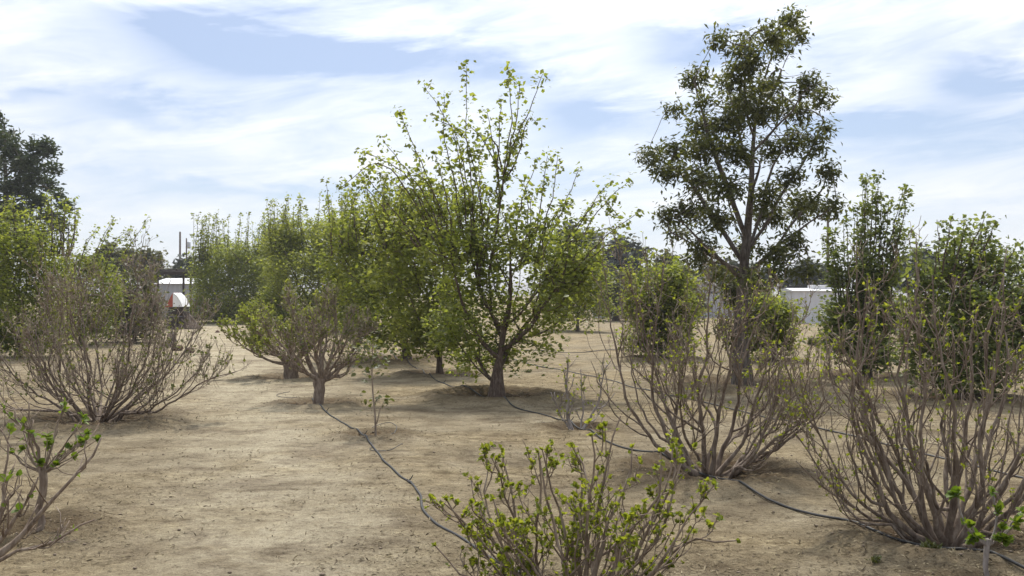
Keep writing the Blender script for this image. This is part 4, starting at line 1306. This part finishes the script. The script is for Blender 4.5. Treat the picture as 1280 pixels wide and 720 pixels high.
lump('tree_stump', 'dark broken stump with greyish top beside the bare shrub', 'stump', 214, 434, .17, .17, .5, 'stump', 5, sharp=.3)
lump('rock', 'small reddish rock alone on the far end of the path', 'rock', 272, 416, .12, .1, .13, 'rock', 8, sharp=.5)

def log(px, py, label, seed, L, r):
    rng = np.random.default_rng(seed)
    b = foot(px, py)
    tb = Tubes()
    P = [(-L / 2 + L * i / 6, .02 * math.sin(i), r * .85) for i in range(7)]
    tb.add(P, [r * .92, r, r * 1.03, r * .97, r, r * .96, r * .93], 10, .04)
    o = tb.build('cut_log', M['log'])
    o.location = (b[0], b[1], gz(b[0], b[1]))
    o.rotation_euler = (0, 0, rng.uniform(-.7, .7))
    tag(o, label, 'log', 'cut logs by the stump')

log(221, 438, 'short reddish log lying right against the dark stump', 1, .3, .09)
log(237, 441, 'short reddish log lying apart from the stump toward the path', 2, .26, .08)

# white shed on the right
d = 52.0
ws = thing('white_shed', 'long low white metal shed with a box-shaped cooler on its roof', 'shed', (W_(1041, d), d, 0))
hw = 2.05
b = Boxes(); v, q = ribbed(-hw, hw, 0, 0, 1.68, .3); b.poly(v, q); b.box(-hw, -hw + .06, .065, 2.6, 0, 1.68); b.box(hw - .06, hw, .065, 2.6, 0, 1.68); b.box(-hw + .065, hw - .065, 2.54, 2.6, 0, 1.68)
b.build('wall', 'white_metal', ws)
b = Boxes(); b.poly([(-hw - .08, -.12, 1.683), (hw + .08, -.12, 1.683), (hw + .08, 2.7, 1.683), (-hw - .08, 2.7, 1.683), (-hw - .08, -.12, 1.72), (hw + .08, -.12, 1.72), (hw + .08, 1.3, 1.86), (-hw - .08, 1.3, 1.86), (hw + .08, 2.7, 1.72), (-hw - .08, 2.7, 1.72)],
                    [(0, 1, 5, 4), (4, 5, 6, 7), (7, 6, 8, 9), (9, 8, 2, 3), (1, 2, 8, 6, 5), (3, 0, 4, 7, 9), (0, 3, 2, 1)])
b.build('roof', 'roof_white', ws)
Boxes().box(-.85, .15, .7, 1.6, 1.78, 2.02).build('roof_cooler', 'roof_white', ws, .03)
Boxes().box(-hw, hw, -.05, -.034, 0, .1).build('skirting', 'roof_white', ws)

# white corrugated fence
d = 62.0
x0, x1 = W_(742, d), W_(916, d)
fc = thing('metal_fence', 'long white corrugated metal fence behind the trees across the orchard', 'fence', ((x0 + x1) / 2, d, 0))
h = (x1 - x0) / 2
b = Boxes(); v, q = ribbed(-h, h, 0, .04, 1.55, .3); b.poly(v, q); b.build('sheet_panel', 'grey_metal', fc)
for i in range(6):
    x = -h + 2 * h * i / 5
    Boxes().box(x - .05, x + .05, .062, .16, 0, 1.62).build('post', 'steel', fc)

# house with gable roof
d = 80.0
hs = thing('house', 'pale house with low grey gabled roof behind the white corrugated fence', 'house', (W_(880, d), d, 0))
b = Boxes(); b.box(-2.6, 1.9, 0, 6, 0, 2.05); b.poly([(-2.6, 0.0, 2.052), (1.9, 0, 2.052), (-.9, 0, 2.66)], [(0, 1, 2)]); b.build('wall', 'grey_metal', hs)
b = Boxes()
b.poly([(-3.0, -.4, 2.0), (-.9, -.4, 2.78), (-.9, 6.4, 2.78), (-3.0, 6.4, 2.0), (2.3, -.4, 2.0), (2.3, 6.4, 2.0)], [(0, 1, 2, 3), (1, 4, 5, 2)])
o = b.build('roof', 'roof_grey', hs); o.modifiers.new('t', 'SOLIDIFY').thickness = .12
b = Boxes(); b.poly([(-.9, -.43, 2.78), (2.3, -.43, 2.0), (2.3, -.43, 1.86), (-.9, -.43, 2.64), (-3.0, -.43, 2.0), (-3.0, -.43, 1.86)], [(0, 3, 2, 1), (0, 4, 5, 3)])
o = b.build('fascia', 'roof_white', hs); o.modifiers.new('t', 'SOLIDIFY').thickness = .02
b = Boxes().box(.3, 1.1, -.03, -.004, 1.0, 1.7); w = b.build('window', 'dark_glass', hs)

# utility poles
def pole(px, top, d, label, arm=None, can=None):
    H = EYE + (HORIZON - top) / F * d
    r = thing('utility_pole', label, 'pole', (W_(px, d), d, 0), 'wooden utility poles')
    tb = Tubes(); tb.add([(0, 0, -.3), (0, 0, H * .5), (0, 0, H)], [.11, .095, .08], 10); tb.build('pole', M['pole_wood'], r)
    if arm:
        z, L = arm
        Boxes().box(-L / 2, L / 2, -.2, -.112, H - z - .06, H - z + .06).build('crossarm', 'pole_wood', r)
        for s in (-.42, 0, .42):
            tb = Tubes(); tb.add([(s * L, -.156, H - z + .055), (s * L, -.156, H - z + .16), (s * L, -.156, H - z + .22)], [.03, .05, .03], 8); tb.build('insulator', M['grey_metal'], r)
    if can:
        tb = Tubes(); tb.add([(.3, 0, H - can - .4), (.3, 0, H - can + .35)], [.2, .2], 12); tb.build('transformer', M['steel'], r)

pole(225, 290, 88, 'plain brown utility pole, taller of the two beside the upright bush')
pole(233, 298, 118, 'shorter utility pole carrying a grey transformer can, next to the plain one', None, .8)
pole(1035, 264, 70, 'utility pole with a crossarm half hidden by leaves beside the tallest tree', (.55, 1.5))

# pipe rail and white pipe on the right
d = 19.0
rl = thing('pipe_rail', 'galvanised pipe rail on two posts beside the large round bush', 'rail', (W_(1290, d), d, 0))
zt = EYE + (HORIZON - 377) / F * d
tb = Tubes(); tb.add([(-.52, 0, zt), (.3, 0, zt), (1.2, 0, zt)], [.024, .024, .024], 10); tb.build('rail', M['steel'], rl)
for x in (-.1, 1.1):
    tb = Tubes(); tb.add([(x, 0, -.2), (x, 0, zt * .5), (x, 0, zt - .02)], [.024, .024, .024], 10); tb.build('post', M['steel'], rl)
b = foot(1285, 462)
tb = Tubes(); tb.add([(-.32, 0, .16), (.2, 0, .2), (.9, .2, .22)], [.055, .055, .055], 12)
o = tb.build('white_pipe', M['pvc']); o.location = (b[0], b[1], gz(b[0], b[1]))
tag(o, 'short white plastic pipe lying at the edge of the large round bush', 'pipe')

# ------------------------------------------------------------------ sky
SUN_EL, SUN_AZ = math.radians(62), math.radians(1)     # azimuth from +Y (ahead), negative = left
w = bpy.data.worlds.new('World')
scene.world = w
w.use_nodes = True
nt = w.node_tree
for n in list(nt.nodes):
    nt.nodes.remove(n)
out = nt.nodes.new('ShaderNodeOutputWorld')
bg = nt.nodes.new('ShaderNodeBackground')
bg2 = nt.nodes.new('ShaderNodeBackground')
sky = nt.nodes.new('ShaderNodeTexSky')
sky.sky_type = 'NISHITA'
sky.sun_disc = False
sky.sun_elevation = SUN_EL
sky.sun_rotation = SUN_AZ
sky.altitude = 800
sky.air_density = 1.0
sky.dust_density = 1.2
sky.ozone_density = 3.0
nt.links.new(mixc(nt, sky.outputs[0], (1.02, .99, 1.0), 1.0, 'MULTIPLY'), bg.inputs['Color'])
bg.inputs['Strength'].default_value = .085
tc = nt.nodes.new('ShaderNodeTexCoord')
sep = nt.nodes.new('ShaderNodeSeparateXYZ')
nt.links.new(tc.outputs['Generated'], sep.inputs[0])
X, Y, Z = sep.outputs
azn = math_n(nt, 'ARCTAN2', X, Y)
eln = math_n(nt, 'ARCSINE', Z)
# cirrus drawn in compass bearing and elevation
comb = nt.nodes.new('ShaderNodeCombineXYZ')
shear = math_n(nt, 'ADD', math_n(nt, 'MULTIPLY', azn, 2.6), math_n(nt, 'MULTIPLY', eln, 3.0))
nt.links.new(shear, comb.inputs[0])
nt.links.new(math_n(nt, 'SUBTRACT', math_n(nt, 'MULTIPLY', eln, 9.0), math_n(nt, 'MULTIPLY', azn, 1.0)), comb.inputs[1])
warp = noise_tex(nt, comb.outputs[0], 1.5, 3, .5)
n_big = noise_tex(nt, comb.outputs[0], 1.15, 9, .58, .35)
comb2 = nt.nodes.new('ShaderNodeCombineXYZ')
nt.links.new(math_n(nt, 'ADD', math_n(nt, 'MULTIPLY', azn, 5.0), 3.7), comb2.inputs[0])
nt.links.new(math_n(nt, 'SUBTRACT', math_n(nt, 'MULTIPLY', eln, 24.0), math_n(nt, 'MULTIPLY', azn, 3.5)), comb2.inputs[1])
n_str = noise_tex(nt, comb2.outputs[0], 1.6, 8, .62, .5)
wa = math_n(nt, 'MULTIPLY', math_n(nt, 'SUBTRACT', n_str, .5), .16)
wb = math_n(nt, 'MULTIPLY', math_n(nt, 'SUBTRACT', n_big, .5), .13)
dens = math_n(nt, 'ADD', .75, math_n(nt, 'MULTIPLY', math_n(nt, 'SUBTRACT', n_big, .5), .9))
dens = math_n(nt, 'ADD', dens, math_n(nt, 'MULTIPLY', math_n(nt, 'SUBTRACT', n_str, .5), .9))
azw = math_n(nt, 'ADD', azn, wa)
elw = math_n(nt, 'ADD', eln, wb)
HOLES = [(320, 55, 120, 38, .8), (225, 22, 60, 18, .6), (470, 70, 110, 26, .5), (640, 95, 80, 18, .4), (200, 140, 90, 16, .4), (890, 58, 80, 22, .6), (850, 30, 70, 14, .3), (720, 155, 50, 30, .4),
         (1235, 90, 60, 36, .65), (1065, 165, 90, 16, .45), (1190, 165, 110, 18, .35), (790, 140, 60, 14, .35), (330, 240, 180, 9, .32), (1130, 200, 120, 14, .3), (700, 225, 50, 14, .25), (30, 115, 60, 8, .2), (1090, 20, 0.1, .1, 0)]
for (px, py, rx, ry, s) in HOLES:
    a0 = math.atan((px - 640) / F)
    e0 = math.atan((HORIZON - py) / F * math.cos(a0))
    dx = math_n(nt, 'DIVIDE', math_n(nt, 'SUBTRACT', azw, a0), rx / F)
    dy = math_n(nt, 'DIVIDE', math_n(nt, 'SUBTRACT', elw, e0), ry / F)
    r2 = math_n(nt, 'ADD', math_n(nt, 'MULTIPLY', dx, dx), math_n(nt, 'MULTIPLY', dy, dy))
    g = math_n(nt, 'POWER', 2.718, math_n(nt, 'MULTIPLY', r2, -1.0))
    dens = math_n(nt, 'SUBTRACT', dens, math_n(nt, 'MULTIPLY', g, s))
cov = math_n(nt, 'MULTIPLY', math_n(nt, 'MAXIMUM', math_n(nt, 'MINIMUM', dens, 1.0), .3), 1.0, True)
nt.links.new(ramp(nt, [(.2, (.72, .80, .97)), (.9, (.93, .955, 1.0))], cov), bg2.inputs['Color'])
# thin cloud is brightest round the veiled sun
dotn = nt.nodes.new('ShaderNodeVectorMath')
dotn.operation = 'DOT_PRODUCT'
nt.links.new(tc.outputs['Generated'], dotn.inputs[0])
dotn.inputs[1].default_value = (math.sin(SUN_AZ) * math.cos(SUN_EL), math.cos(SUN_AZ) * math.cos(SUN_EL), math.sin(SUN_EL))
ang = math_n(nt, 'ARCCOSINE', dotn.outputs['Value'])
glow = math_n(nt, 'POWER', 2.718, math_n(nt, 'MULTIPLY', math_n(nt, 'POWER', math_n(nt, 'DIVIDE', ang, math.radians(36)), 2.0), -1.0))
nt.links.new(math_n(nt, 'ADD', .67, math_n(nt, 'MULTIPLY', glow, 2.1)), bg2.inputs['Strength'])
mx = nt.nodes.new('ShaderNodeMixShader')
nt.links.new(cov, mx.inputs[0])
nt.links.new(bg.outputs[0], mx.inputs[1])
nt.links.new(bg2.outputs[0], mx.inputs[2])
nt.links.new(mx.outputs[0], out.inputs['Surface'])

sl = bpy.data.lights.new('sun', 'SUN')
sl.energy = 3.0
sl.angle = math.radians(4)
sl.color = (1.0, .95, .87)
so = link(bpy.data.objects.new('sun', sl))
sd = Vector((math.sin(SUN_AZ) * math.cos(SUN_EL), math.cos(SUN_AZ) * math.cos(SUN_EL), math.sin(SUN_EL)))
so.rotation_euler = sd.to_track_quat('Z', 'Y').to_euler()
so.location = (0, 0, 30)

# ------------------------------------------------------------------ dusty spring air
hm = bpy.data.materials.new('dusty_air')
hm.use_nodes = True
ht = hm.node_tree
for n in list(ht.nodes):
    ht.nodes.remove(n)
ho = ht.nodes.new('ShaderNodeOutputMaterial')
hv = ht.nodes.new('ShaderNodeVolumePrincipled')
hv.inputs['Color'].default_value = (.93, .95, 1.0, 1)
hv.inputs['Density'].default_value = .0006
hv.inputs['Anisotropy'].default_value = .25
ht.links.new(hv.outputs[0], ho.inputs['Volume'])
hz = Boxes().box(-9300, 9300, -150, 9300, -4.0, 13.6)
me = bpy.data.meshes.new('haze')
me.from_pydata(hz.V, [], hz.Q)
me.materials.append(hm)
hob = link(bpy.data.objects.new('haze', me))
hob['kind'] = 'stuff'

# ------------------------------------------------------------------ camera
cd = bpy.data.cameras.new('camera')
cd.sensor_width = 36
cd.lens = F / 1280 * 36
cd.clip_start = .05
cd.clip_end = 20000
co = link(bpy.data.objects.new('camera', cd))
co.location = (0, 0, EYE)
co.rotation_euler = (math.radians(90) + math.atan((HORIZON - 360) / F), 0, 0)
scene.camera = co

vs = scene.view_settings
vs.view_transform = 'Standard'
vs.look = 'None'
vs.exposure = .42
vs.gamma = 1
vs.use_curve_mapping = False
